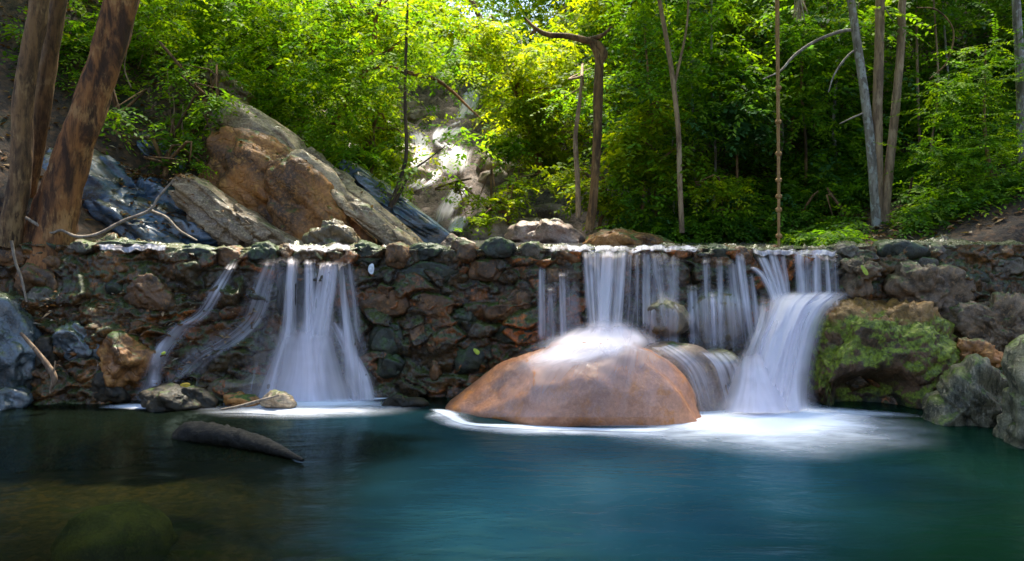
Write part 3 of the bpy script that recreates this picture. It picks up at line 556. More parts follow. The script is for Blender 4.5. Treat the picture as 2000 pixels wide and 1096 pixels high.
# ------------------------------------------------------------------ falling water
from mathutils.bvhtree import BVHTree
def scene_bvh():
    V = [wallV]; Q = [tuple(f) for f in wallF]; k = len(wallV); T = Q
    for P, Fc in ALLROCK: V.append(P); T = T + [tuple(int(i) + k for i in f) for f in Fc]; k += len(P)
    return BVHTree.FromPolygons([tuple(p) for p in np.vstack(V)], T)
BV = scene_bvh()
def hit(px, py):
    d = np.array([(px - CX) / F, 1.0, -(py - HY) / F]); h = BV.ray_cast((0, 0, H), d)
    return h[0][1] if h[0] is not None else 99.
def ribbon(name, rows, mat, parent, seed, nc=40, nr=60, dens=1.0, bulge=.04, edge=.18, fade=(.06, .0), wob=.02, drape=False, wav=0.0):
    """rows = (py, px_left, px_right, Y [, dens])."""
    rows = [tuple(r) + (1.0,) * (5 - len(r)) for r in rows]
    C = catmull(np.array(rows, float), nr)
    t = np.linspace(0, 1, nc)[None, :]
    px = C[:, 1:2] + (C[:, 2:3] - C[:, 1:2]) * t; py = np.repeat(C[:, 0:1], nc, 1); Y = np.repeat(C[:, 3:4], nc, 1) - bulge * np.sin(np.pi * t)
    if wav:
        py = py + wav * fbm(np.stack([px / 26, px * 0, px * 0 + seed], -1).reshape(-1, 3), 3, 4).reshape(px.shape)
        X = (px - CX) / F * Y
    jmask = 1.0
    if py.min() > 455:
        hy = np.array([[hit(a, b) for a, b in zip(ra, rb)] for ra, rb in zip(px, py)])
        for _ in range(3):
            hs = np.minimum(hy, np.roll(hy, 1, 0)); hs = np.minimum(hs, np.roll(hy, 1, 1)); hy = .5 * hy + .5 * hs
        if drape:
            Y = np.minimum(hy - .02, H * F / (py - HY)); jump = np.abs(np.gradient(Y, axis=0)) * (nr / 50); jmask = 1 - sst(jump, .05, .11)
        else: Y = np.minimum(Y, hy - .02)
        K = np.array([1, 2, 3, 2, 1.]) / 9
        for _ in range(2):
            Yp = np.pad(Y, ((2, 2), (0, 0)), 'edge'); Y = sum(K[i] * Yp[i:i + len(Y)] for i in range(5))
            Yp = np.pad(Y, ((0, 0), (2, 2)), 'edge'); Y = sum(K[i] * Yp[:, i:i + Y.shape[1]] for i in range(5))
    X = (px - CX) / F * Y; Z = H - (py - HY) / F * Y
    ref = np.stack([t * np.ones_like(X) * 5, C[:, 0:1] * np.ones_like(X) / 120, X * 0 + seed], -1).reshape(-1, 3)
    Y = Y - wob * 2.2 * fbm(ref * np.array([1.6, .5, 1]), 3, seed).reshape(X.shape)
    arc = np.concatenate([[0], np.cumsum(np.hypot(np.diff(C[:, 0]), np.diff((C[:, 1] + C[:, 2]) / 2)))]) / 200
    wpx = (C[:, 2] - C[:, 1]).mean() / 200
    v = arc[:, None] * np.ones_like(X); u = (t * wpx) * np.ones_like(X)
    s = np.linspace(0, 1, nr)[:, None]
    en = .5 + .5 * fbm(np.stack([s * 6 + 0 * t, 0 * s + 3 * t, 0 * s * t + seed], -1).reshape(-1, 3), 3, seed + 5).reshape(X.shape)
    e = sst(t, 0, edge * (1 + .0 * s)) * sst(1 - t, 0, edge) ** 1 * (.8 + .4 * en)
    f = (sst(s, 0, fade[0]) if fade[0] > 0 else 1) * (sst(1 - s, 0, fade[1]) if fade[1] > 0 else 1)
    D = dens * C[:, 4:5] * e * f * jmask
    return mesh_obj(name, np.stack([X, Y, Z], -1).reshape(-1, 3), grid_faces(nr, nc), mat, parent, attrs={'dens': np.clip(D, 0, 1.4).ravel()}, uv=np.stack([u, v], -1).reshape(-1, 2))
def onbank(rows, off=.10):
    out = []
    for r in rows:
        Y = 7.4
        for _ in range(6):
            P = W((r[1] + r[2]) / 2, r[0], Y); Y = .5 * Y + .5 * (float(face_y(P[0], max(P[2], 0))) - off)
        out.append((r[0], r[1], r[2], Y) + tuple(r[4:]))
    return out
def hitY(px, py, off=.3):
    y = np.arange(10.5, 30, .05); x = (px - CX) / F * y; z = H - (py - HY) / F * y
    h = terrain_z(x, y); i = np.argmax(h > z); return float(y[i]) - off if (h > z).any() else 20.0
def foam(parent, cx, cy, rx, ry, z=.006, dens=1.0, seed=0, rot=0, name='foam'):
    r = np.linspace(0, 1, 28)[:, None]; a = np.linspace(0, 2 * np.pi, 72, endpoint=False)[None, :]
    nn = 1 + .28 * fbm(np.stack([np.cos(a[0]) * 1.4, np.sin(a[0]) * 1.4, a[0] * 0 + seed], -1), 3, seed)[None, :]
    x = r * np.cos(a) * rx * nn; y = r * np.sin(a) * ry * nn
    X = cx + x * math.cos(rot) - y * math.sin(rot); Y = cy + x * math.sin(rot) + y * math.cos(rot)
    d = dens * (1 - r) ** 1.0 * np.ones_like(a)
    return mesh_obj(name, np.stack([X, Y, X * 0 + z], -1).reshape(-1, 3), grid_faces(28, 72, True), M['foam'], parent, attrs={'dens': d.ravel()})
def streak(parent, pts, w, z=.008, dens=.9):
    """A narrow foam line on the water along ground points."""
    C = catmull(np.array(pts, float), 60); T = np.gradient(C, axis=0); T /= np.linalg.norm(T, axis=1)[:, None]; Nn = np.stack([-T[:, 1], T[:, 0]], -1)
    t = np.linspace(-1, 1, 13)[None, :, None]; s = np.linspace(0, 1, 60)
    P = C[:, None, :] + Nn[:, None, :] * t * w * (.6 + .4 * np.sin(s * 9) ** 2)[:, None, None]
    d = dens * (1 - np.abs(t[..., 0])) * (np.minimum(1, np.sin(np.pi * s) * 3))[:, None]
    V = np.dstack([P, np.full(P.shape[:2], z)])
    return mesh_obj('foam', V.reshape(-1, 3), grid_faces(60, 13), M['foam'], parent, attrs={'dens': d.ravel()})
def WG(px, py): Y = H * F / (py - HY); return ((px - CX) / F * Y, Y)

# left trickle
wf = empty('waterfall', W(380, 770, 7.2), 'thin trickle running diagonally down the bank left of the wide left fall', 'waterfall')
ribbon('strand', [(508, 446, 470, 7.5, .9), (560, 408, 446, 7.5, .9), (610, 372, 418, 7.5, .8), (640, 318, 388, 7.5, .9), (680, 290, 352, 7.5, 1), (720, 272, 330, 7.5, 1), (788, 244, 312, 7.5, .9)], M['fall'], wf, 1, 22, 50, .95, .0, .45, drape=True, wob=.0)
ribbon('strand', [(648, 318, 345, 7.5, 1), (700, 292, 318, 7.5, 1), (784, 285, 318, 7.5, 1)], M['fallthick'], wf, 3, 12, 40, .6, .0, .5, drape=True, wob=.0, fade=(.3, 0))
ribbon('strand', [(505, 505, 560, 7.5, .6), (560, 478, 548, 7.5, .6), (620, 455, 530, 7.5, .6), (660, 405, 500, 7.5, .7), (700, 340, 440, 7.5, .7), (740, 300, 400, 7.5, .5), (756, 290, 390, 7.5, .3)], M['fall'], wf, 2, 30, 50, .9, .0, .45, drape=True, wob=.0)
foam(wf, -3.2, 7.0, .42, .16, seed=3, dens=1.25)
# left fall
wf = empty('waterfall', W(600, 770, 7.2), 'wide silky white fall spreading over brown rocks on the left', 'waterfall')
LF = [(16, [(500, 552, 592), (560, 548, 590), (640, 540, 592), (700, 515, 592), (784, 480, 600)], .95), (12, [(505, 588, 620), (560, 584, 626), (640, 575, 640), (700, 555, 645), (784, 530, 655)], 1.0),
      (13, [(510, 618, 668), (560, 608, 664), (620, 596, 655), (690, 572, 650), (784, 545, 662)], 1.2), (14, [(506, 648, 694), (580, 652, 704), (640, 655, 712), (700, 655, 728), (784, 650, 752)], .55),
      (15, [(500, 515, 562), (560, 500, 556), (640, 480, 548), (700, 460, 545), (784, 430, 540)], .35), (18, [(520, 555, 690), (600, 548, 700), (700, 520, 715), (784, 480, 745)], .2)]
for sd_, rw, dn in LF:
    Yr = [7.5, 7.46, 7.4, 7.34, 7.26]
    ribbon('strand', [(r[0], r[1], r[2], Yr[i] if len(rw) == 5 else Yr[i + (i > 0)], 1) for i, r in enumerate(rw)], M['leftfall'], wf, sd_, 30, 60, dn * 1.15, .03, .4, wob=.03)
ribbon('strand', [(620, 520, 700, 7.38, .2), (660, 512, 695, 7.34, .7), (710, 495, 715, 7.30, .8), (786, 455, 760, 7.22, .9)], M['fallthick'], wf, 19, 40, 40, .62, .05, .45, fade=(.4, 0))
ribbon('strand', [(625, 636, 662, 7.4, .5), (660, 652, 686, 7.4, .9), (700, 670, 712, 7.4, 1), (740, 686, 734, 7.3, 1), (785, 688, 748, 7.26, .8)], M['fall'], wf, 17, 14, 40, 1.0, .0, .4, drape=True, wob=0)
foam(wf, -1.82, 7.12, .80, .24, seed=5, dens=1.6)
foam(wf, -1.75, 6.9, 1.05, .42, z=.004, seed=6, dens=.8)
streak(wf, [WG(560, 786), WG(620, 784), WG(690, 782), WG(765, 779)], .06, z=.009, dens=1.4)
# middle falls
wf = empty('waterfall', W(1180, 650, 7.0), 'row of thin straight strands falling onto the salmon dome', 'waterfall')
for k, (a_, b_, c_, d_, p0, p1, dn) in enumerate([(1134, 1160, 1142, 1172, 488, 662, .8), (1150, 1178, 1150, 1182, 488, 662, .9), (1170, 1202, 1160, 1194, 486, 664, 1.25), (1186, 1214, 1180, 1206, 488, 664, .8), (1202, 1230, 1188, 1218, 486, 664, 1.2), (1222, 1238, 1214, 1232, 490, 660, .5),
      (1248, 1276, 1250, 1276, 488, 650, 1.0), (1268, 1292, 1288, 1322, 490, 650, .8), (1290, 1306, 1312, 1336, 492, 640, .5), (1048, 1072, 1046, 1074, 520, 670, .6), (1066, 1084, 1062, 1088, 560, 680, .7), (1088, 1110, 1090, 1116, 530, 675, .7), (1112, 1130, 1108, 1136, 560, 670, .45), (1236, 1252, 1236, 1254, 492, 650, .45)]):
    ribbon('strand', [(p0, a_, b_, 7.5, .9), (p0 * .6 + p1 * .4, a_ * .6 + c_ * .4, b_ * .6 + d_ * .4, 7.38, 1), (p1, c_, d_, 7.12 if dn > .75 else 7.3, .9)], M['fall'], wf, 200 + k, 16, 44, dn, .015, .4, fade=(.08, .12), wob=.015)
ribbon('veil', [(500, 1225, 1345, 7.48, .4), (580, 1215, 1345, 7.42, .5), (670, 1200, 1345, 7.3, .5)], M['fall'], wf, 26, 50, 40, .75, .02, .3, wob=.02)
ribbon('veil', [(520, 1040, 1140, 7.48, .3), (600, 1036, 1145, 7.42, .5), (690, 1030, 1150, 7.3, .5)], M['fall'], wf, 27, 40, 40, .7, .02, .35, fade=(.3, .2))
# the wash over the dome, hugging its surface
ribbon('wash', [(646, 1080, 1270, 7, .9), (668, 1030, 1330, 7, .9), (700, 985, 1350, 7, .5), (740, 935, 1360, 7, .32), (815, 880, 1362, 7, .22)], M['fallthick'], wf, 29, 70, 50, .72, 0, .3, drape=True, wob=0, fade=(.1, 0))
ribbon('wash', [(640, 1110, 1250, 7, .9), (660, 1090, 1270, 7, 1.2), (680, 1050, 1240, 7, .8), (700, 1010, 1200, 7, .4), (735, 950, 1120, 7, .25)], M['fallthick'], wf, 30, 50, 40, 1.9, 0, .4, drape=True, wob=0, fade=(.1, .3))
ribbon('wash', [(640, 1165, 1222, 7, 1.4), (670, 1162, 1226, 7, 1.4), (705, 1168, 1222, 7, .6)], M['fallthick'], wf, 32, 30, 30, 1.1, 0, .45, drape=True, wob=0, fade=(.2, .5))
ribbon('wash', [(660, 1230, 1300, 7, .7), (690, 1290, 1356, 7, .9), (730, 1330, 1392, 7, .8), (812, 1355, 1418, 7, .6)], M['fall'], wf, 31, 30, 40, 1.0, 0, .4, drape=True, wob=0, fade=(.2, 0))
ribbon('mist', [(626, 1120, 1250, 7.05, .5), (650, 1080, 1280, 6.98, 1.1), (672, 1035, 1305, 6.84, 1.2), (700, 985, 1310, 6.7, .5)], M['fallthick'], wf, 33, 60, 30, .95, .06, .4, fade=(.4, .5))
ribbon('mist', [(610, 1140, 1235, 7.1, .5), (650, 1120, 1255, 6.98, 1.2), (690, 1130, 1240, 6.75, .9)], M['fallthick'], wf, 34, 40, 30, .9, .06, .45, fade=(.5, .5))
rim = [(x, y - .02) for x, y in [WG(842, 800), WG(872, 807), (-.36, 6.38), (.05, 6.27), (.5, 6.20), (.95, 6.16), (1.3, 6.22)]]
streak(wf, rim, .09, z=.010, dens=1.5); streak(wf, [(x, y - .08) for x, y in rim], .22, z=.007, dens=.6)
# strands between the middle and the right falls
wf = empty('waterfall', W(1420, 690, 7.2), 'sparse thin strands dripping over dark stones between the middle and right falls', 'waterfall')
for k, (a_, b_, c_, d_, p0, p1, dn) in enumerate([(1338, 1366, 1342, 1376, 555, 695, .8), (1368, 1390, 1370, 1396, 500, 690, .6), (1382, 1402, 1386, 1406, 570, 695, .9), (1396, 1416, 1400, 1420, 500, 700, .9), (1412, 1446, 1430, 1462, 505, 700, .6), (1432, 1454, 1458, 1484, 490, 700, 1.0), (1454, 1476, 1474, 1498, 530, 700, .7), (1306, 1326, 1306, 1332, 496, 600, .7), (1470, 1494, 1480, 1506, 590, 710, .8)]):
    ribbon('strand', [(p0, a_, b_, 7.5, .8), (p0 * .6 + p1 * .4, a_ * .6 + c_ * .4, b_ * .6 + d_ * .4, 7.4, 1), (p1, c_, d_, 7.25, .7)], M['fall'], wf, 230 + k, 16, 44, dn, .015, .4, fade=(.1, .25), wob=.015)
ribbon('veil', [(550, 1335, 1480, 7.48, .5), (620, 1335, 1490, 7.4, .6), (710, 1340, 1500, 7.25, .5)], M['fall'], wf, 48, 60, 40, .95, .02, .25, fade=(.3, .3))
ribbon('veil', [(682, 1340, 1440, 7.0, .8), (720, 1375, 1470, 7.0, .8), (800, 1400, 1480, 7.0, .6)], M['fall'], wf, 49, 30, 40, 1.0, 0, .35, drape=True, wob=0, fade=(.2, 0))
# right fall
wf = empty('waterfall', W(1520, 790, 7.0), 'thick milky white chute curving down beside the mossy boulder', 'waterfall')
for k, (a_, b_, c_, d_, p0, dn) in enumerate([(1456, 1482, 1506, 1540, 520, 1.0), (1474, 1500, 1512, 1540, 500, .8), (1496, 1520, 1520, 1548, 494, .9), (1516, 1536, 1526, 1552, 496, .5), (1546, 1572, 1550, 1580, 492, 1.1), (1564, 1590, 1568, 1596, 494, .8), (1580, 1608, 1584, 1610, 492, 1.2), (1602, 1622, 1606, 1632, 496, .7), (1618, 1640, 1622, 1650, 500, .5)]):
    ribbon('strand', [(p0, a_, b_, 7.5, 1), (545, (a_ + c_) / 2, (b_ + d_) / 2, 7.42, 1), (604, c_, d_, 7.3, 1)], M['fall'], wf, 251 + k, 16, 34, dn, .015, .4, fade=(.08, .1))
ribbon('chute', [(566, 1500, 1690, 7.34, .5), (580, 1490, 1665, 7.26, .9), (600, 1484, 1635, 7.1, 1.1), (640, 1470, 1612, 6.98, 1.2), (700, 1442, 1600, 6.9, 1.2), (750, 1420, 1596, 6.86, 1.2), (802, 1395, 1605, 6.8, 1.2)], M['fallthick'], wf, 60, 60, 60, 1.05, .12, .42, fade=(.16, 0), wob=.04)
ribbon('chute', [(575, 1520, 1640, 7.24, .6), (620, 1500, 1590, 7.02, 1), (680, 1470, 1572, 6.88, 1.1), (802, 1420, 1560, 6.74, 1.1)], M['fallthick'], wf, 61, 40, 60, 1.0, .10, .5, fade=(.25, 0), wob=.03)
ribbon('chute', [(560, 1476, 1540, 7.34, .5), (620, 1474, 1530, 7.06, 1), (700, 1440, 1520, 6.86, .9), (802, 1400, 1520, 6.72, .9)], M['fall'], wf, 63, 40, 60, .9, .06, .45, fade=(.3, 0), wob=.03)
ribbon('splash', [(672, 1440, 1500, 7.0, .5), (705, 1424, 1516, 6.86, .9), (745, 1408, 1536, 6.78, 1.1), (806, 1370, 1580, 6.70, 1.1)], M['fallthick'], wf, 62, 40, 40, .8, .12, .48, fade=(.5, 0))
foam(wf, 1.98, 6.62, 1.08, .80, z=.012, seed=15, dens=2.3, rot=-.05)
foam(wf, 1.9, 6.3, 1.45, 1.0, z=.008, seed=16, dens=.9, rot=-.1)
foam(wf, 2.8, 6.75, .7, .16, z=.014, seed=17, dens=.7, rot=-.25)
# crest film
wf = empty('overflow', W(1230, 485, 7.5), 'bright thin sheet of water sliding over the weir crest', 'water film')
for k, (a_, b_, p) in enumerate([(1066, 1372, 484), (1465, 1640, 492), (560, 690, 482), (190, 330, 482)]):
    ribbon('film', [(p - 5, a_, b_, 7.95, 1), (p, a_ + 3, b_ - 3, 7.62, 1), (p + 8, a_ + 5, b_ - 5, 7.45, .8)], M['fall'], wf, 70 + k, 160, 12, .95, .0, .04, fade=(.3, .2), wav=9.0)
# distant cascade
wf = empty('waterfall', W(880, 440, 13), 'distant white cascade tumbling down the rocks through the trees', 'waterfall')
for k, rr in enumerate([[(165, 905, 925, 0), (195, 908, 935, 0), (225, 895, 925, 0), (250, 870, 915, 0)], [(245, 850, 915, 0), (270, 845, 885, 0), (295, 862, 915, 0)], [(285, 872, 922, 0), (310, 858, 915, 0), (345, 850, 912, 0)], [(325, 835, 865, 0), (350, 815, 855, 0), (372, 790, 822, 0)], [(350, 895, 930, 0), (378, 878, 908, 0), (405, 860, 890, 0), (445, 846, 876, 0)], [(250, 800, 830, 0), (300, 805, 840, 0), (340, 780, 815, 0)], [(420, 890, 915, 0), (455, 870, 905, 0)]]):
    ribbon('strand', [(a_, b_ - 8, c_ + 8, hitY((b_ + c_) / 2, a_, .55), 1.3) for a_, b_, c_, y_ in rr], M['cascade'], wf, 80 + k, 24, 40, 1.3, .1, .4, fade=(.3, .3), wob=.1)

# ------------------------------------------------------------------ foliage
def sprays(C, size, nleaf, leaf, cols, rng, flat=.75, droop=.35, shapew=.26, dirs=None):
    """Leafy twigs: C (N,3) twig bases. Each twig carries nleaf leaves set alternately. Returns verts, quads, colours."""
    N = len(C)
    th = rng.uniform(0, 2 * np.pi, N) if dirs is None else dirs
    h = np.stack([np.cos(th), np.sin(th), rng.normal(-.1, .3, N)], -1); h /= np.linalg.norm(h, axis=1)[:, None]
    up = np.stack([rng.normal(0, 1 - flat, N), rng.normal(0, 1 - flat, N), np.ones(N)], -1)
    sd = np.cross(h, up); sd /= np.linalg.norm(sd, axis=1)[:, None] + 1e-9; up = np.cross(sd, h)
    sz = size * rng.uniform(.6, 1.3, N)
    t = np.linspace(.08, 1, nleaf)[None, :] * np.ones((N, 1))
    base = C[:, None, :] + h[:, None, :] * (t * sz[:, None])[..., None]
    base[..., 2] -= droop * sz[:, None] * t ** 2
    sg = np.where(np.arange(nleaf) % 2 == 0, 1., -1.)[None, :, None]; sg = np.broadcast_to(sg, (N, nleaf, 1)).copy(); sg[:, -1] *= .1
    ld = h[:, None, :] * rng.uniform(.3, .8, (N, nleaf, 1)) + sd[:, None, :] * sg * .9 + rng.normal(0, .22, (N, nleaf, 3)); ld[..., 2] -= .2
    ld /= np.linalg.norm(ld, axis=2)[..., None]
    wd_ = np.cross(ld, up[:, None, :] + rng.normal(0, .25, (N, nleaf, 3))); wd_ /= np.linalg.norm(wd_, axis=2)[..., None] + 1e-9
    L = leaf * rng.uniform(.6, 1.25, (N, nleaf, 1)) * (1 - .35 * t[..., None])
    v0 = base; v2 = base + ld * L; v2[..., 2] -= L[..., 0] * .12
    mid = base + ld * L * .5
    v1 = mid + wd_ * L * shapew; v3 = mid - wd_ * L * shapew
    V = np.stack([v0, v1, v2, v3], 2).reshape(-1, 3)
    n = N * nleaf; Q = np.arange(n * 4).reshape(n, 4)
    c = np.asarray(cols)[rng.integers(0, len(cols), N)][:, None, :] * rng.uniform(.65, 1.35, (N, nleaf, 1)) * rng.uniform(.75, 1.25, (N, 1, 1))
    c = np.repeat(c.reshape(-1, 3), 4, 0)
    return V, Q, c
def join(parts):
    V = []; Q = []; Cc = []; k = 0
    for v, q, c in parts: V.append(v); Q.append(q + k); Cc.append(c); k += len(v)
    return np.vstack(V), np.vstack(Q), np.vstack(Cc)
def blob_pts(c, r, n, rng, shell=.5):
    d = rng.normal(size=(n, 3)); d /= np.linalg.norm(d, axis=1)[:, None]
    rad = rng.random(n) ** shell
    return np.asarray(c) + d * rad[:, None] * np.asarray(r)
def layered(c, r, n, rng, step=.22):
    P = blob_pts(c, r, n, rng); k = np.round(P[:, 2] / step + rng.normal(0, .12, n)) * step
    P[:, 2] = k + .10 * np.sin(P[:, 0] * 3 + P[:, 1] * 2.3) - .06 * np.hypot(P[:, 0] - c[0], P[:, 1] - c[1]); return P

YG = [(.26, .33, .010), (.32, .38, .012), (.19, .28, .010), (.13, .22, .010)]       # yellow green
MG = [(.08, .19, .014), (.12, .24, .014), (.065, .15, .014), (.16, .27, .014)]       # mid green
DG = [(.035, .10, .014), (.07, .16, .016), (.05, .12, .012), (.10, .20, .016)]   # dark green
BG = [(.05, .13, .045), (.065, .16, .055), (.035, .09, .03)]                          # bluish green

def tube(path, rad, nseg=14, nper=.06, noise=.0, seed=0, flare=None):
    path = np.asarray(path, float); L = np.linalg.norm(np.diff(path, axis=0), axis=1).sum()
    n = max(6, min(160, int(L / nper)))
    Q = catmull(np.hstack([path, np.asarray(rad, float)[:, None]]), n); P = Q[:, :3]; r = np.maximum(Q[:, 3], .002)
    T = np.gradient(P, axis=0); T /= np.linalg.norm(T, axis=1)[:, None]
    ref = np.array([0, 1, 0.]) if abs(T[:, 1]).mean() < .8 else np.array([1., 0, 0])
    A = np.cross(T, ref); A /= np.linalg.norm(A, axis=1)[:, None]; B = np.cross(T, A)
    a = np.linspace(0, 2 * np.pi, nseg, endpoint=False)
    d = A[:, None, :] * np.cos(a)[None, :, None] + B[:, None, :] * np.sin(a)[None, :, None]
    rr = r[:, None] * np.ones(nseg)[None, :]
    if noise:
        pp = (P[:, None, :] + d * r[:, None, None]); sc = 1.2 / r.mean()
        rr = rr * (1 + noise * fbm((pp * np.array([1, 1, .3]) * sc).reshape(-1, 3), 4, seed).reshape(rr.shape))
    if flare is not None: rr = rr * flare(np.linspace(0, 1, n)[:, None], a[None, :])
    V = P[:, None, :] + d * rr[..., None]
    V = V.reshape(-1, 3); Fq = grid_faces(n, nseg, True)
    k = len(V); V = np.vstack([V, P[:1], P[-1:]])
    j = np.arange(nseg); c1 = np.stack([np.full(nseg, k), (j + 1) % nseg, j, j], -1)
    c2 = np.stack([np.full(nseg, k + 1), (n - 1) * nseg + j, (n - 1) * nseg + (j + 1) % nseg, (n - 1) * nseg + (j + 1) % nseg], -1)
    return V, Fq, (c1, c2)
def tubes_obj(name, specs, mat, parent=None, **kw):
    V = []; Q = []; k = 0
    for sp in specs:
        v, q, caps = tube(*sp[:2], **(sp[2] if len(sp) > 2 else {}))
        V.append(v); Q.append(q + k); k += len(v)
    return mesh_obj(name, np.vstack(V), np.vstack(Q), mat, parent)
def pxpath(pts, Y):
    return [W(p[0], p[1], Y if len(p) < 3 else p[2]) for p in pts]
def tree(name, label, trunk_px, radii, Y, bark, crowns, seed, cat='tree', group=None, branches=(), leafsz=.10, spray=.38, nleaf=13, noise=.12, flare=None, nseg=14, extra_twigs=True, layer=False, droop=.35):
    """trunk_px: pixels at depth Y; crowns: (px, py, Y, rx, ry, rz metres, n_sprays, palette)."""
    rg = np.random.default_rng(seed)
    path = pxpath(trunk_px, Y); t = empty(name, path[0], label, cat, group)
    sp = [(path, radii, dict(nseg=nseg, noise=noise, seed=seed, flare=flare))]
    for b_ in branches:
        if len(b_) > 2: tubes_obj('stem', [(pxpath(b_[0], Y), b_[1], dict(nseg=12, noise=.12, seed=seed + 2))], M[b_[2]], t)
        else: sp.append((pxpath(b_[0], Y), b_[1], dict(nseg=8, noise=.15, seed=seed + 1)))
    parts = []
    for (px, py, yc, rx, ry, rz, n, pal) in crowns:
        c = W(px, py, yc)
        P = layered(c, (rx, ry, rz), n, rg) if layer else blob_pts(c, (rx, ry, rz), n, rg)
        # clump: pull sprays towards sub-centres so light and dark masses form
        k = max(3, n // 40); sub = P[rg.integers(0, n, k)]; i = np.argmin(((P[:, None, :] - sub[None]) ** 2).sum(-1), 1)
        P = P + (sub[i] - P) * np.array([.35, .35, .0 if layer else .45])
        parts.append(sprays(P, spray, nleaf, leafsz, pal, rg, droop=droop, flat=.88 if layer else .7))
        if extra_twigs:
            st = path[int(np.argmin([np.linalg.norm(np.array(q) - c) for q in path]))]
            for s_ in sub[:10]:
                m = (np.array(st) + s_) / 2 + rg.normal(0, .15, 3) + np.array([0, 0, .15])
                sp.append(([st, m, s_], [.022, .014, .005], dict(nseg=5, nper=.2)))
    tubes_obj('trunk', sp, M[bark], t)
    if parts:
        V, Q, Cc = join(parts); mesh_obj('crown', V, Q, M['leaf'], t, smooth=False, attrs={'col': Cc})
    return t

# left trees
def flareC(s, a): return 1 + (.55 * np.exp(-s * 9)) * (1 + .55 * np.sin(a * 3 + 1) + .25 * np.sin(a * 5)) + .06 * np.sin(a * 4 + s * 5)
tree('leaning_tree', 'thick leaning orange brown tree on the left with spreading roots', [(88, 530), (108, 430), (130, 340), (165, 240), (205, 120), (240, 0), (280, -150), (330, -350)], [.20, .185, .17, .165, .158, .152, .14, .11], 7.75, 'bark_warm',
     [(560, -480, 8.0, 2.0, 2.0, .5, 420, MG), (120, -480, 7.5, 2.0, 1.8, .6, 300, DG), (700, -560, 6.6, 1.9, 1.6, .5, 420, MG), (960, -450, 8.8, 1.8, 1.6, .4, 420, MG), (300, -700, 6.4, 1.6, 1.4, .4, 300, DG), (480, -830, 5.4, 1.7, 1.3, .35, 420, MG), (1000, -880, 5.2, 1.6, 1.3, .35, 460, MG)], 1, noise=.22, flare=flareC, nseg=36)  # unseen overhead crown clusters, added to keep direct sun off pool and wall
tree('slim_tree', 'upright brown tree trunk at the left edge', [(12, 480), (30, 400), (42, 320), (45, 200), (60, 100), (78, -20), (60, -250)], [.12, .10, .095, .09, .088, .085, .07], 7.55, 'bark_grey', [(60, -360, 7.3, 1.4, 1.3, .5, 180, DG)], 2, noise=.18, nseg=20)
tree('slim_tree', 'paler slanted trunk between the left edge trunk and the leaning tree', [(40, 440), (52, 370), (72, 270), (85, 180), (100, 90), (118, -20), (150, -250)], [.11, .09, .088, .085, .08, .075, .06], 7.9, 'bark_grey', [(190, -330, 8.6, 1.2, 1.2, .5, 140, DG)], 3, noise=.18, nseg=20)
# roots
def strandthing(name, label, cat, pts, rad, Y, mat, group=None, nseg=8, noise=.15):
    o = tubes_obj(name, [(pxpath(pts, Y), rad, dict(nseg=nseg, noise=noise, nper=.03, seed=5))], M[mat]); return tag(o, label, cat, group)
strandthing('root', 'pale crooked root running from the leaning tree along the crest', 'root', [(50, 425), (75, 440), (100, 455), (120, 450), (150, 462), (190, 458), (240, 432), (290, 412), (310, 385), (340, 350)], [.014, .016, .014, .012, .016, .018, .016, .015, .012, .008], 7.55, 'root')
strandthing('root', 'small side root forking down from the crooked root', 'root', [(295, 412), (325, 425), (350, 450), (385, 470)], [.014, .014, .012, .008], 7.6, 'root')
strandthing('root', 'long thin hanging root at far left below the trunks', 'root', [(22, 470), (30, 510), (42, 545), (52, 590)], [.014, .012, .012, .007], 7.05, 'root')
strandthing('stick', 'orange brown broken stick leaning on the bank at far left', 'stick', [(40, 650), (75, 690), (105, 735), (98, 765)], [.012, .02, .028, .01], 6.85, 'bark_tan')
strandthing('stick', 'thin dry stick standing at the water edge on the left', 'stick', [(108, 705), (104, 735), (98, 768)], [.006, .008, .006], 6.85, 'bark_tan')
strandthing('stick', 'pale wet stick lying across the small rocks under the left fall', 'stick', [(432, 800), (470, 793), (510, 782), (545, 772)], [.008, .013, .013, .007], 6.75, 'root')

# floating log
lg = tubes_obj('log', [(pxpath([(356, 862), (375, 848, 5.95), (440, 852, 5.8), (500, 865, 5.65), (545, 880, 5.5), (592, 899, 5.3)], 6.0), [.085, .092, .074, .058, .036, .010], dict(nseg=28, noise=.30, nper=.02, seed=9))], M['logbark'])
tag(lg, 'dark wet half sunken log curving out of the pool', 'log')

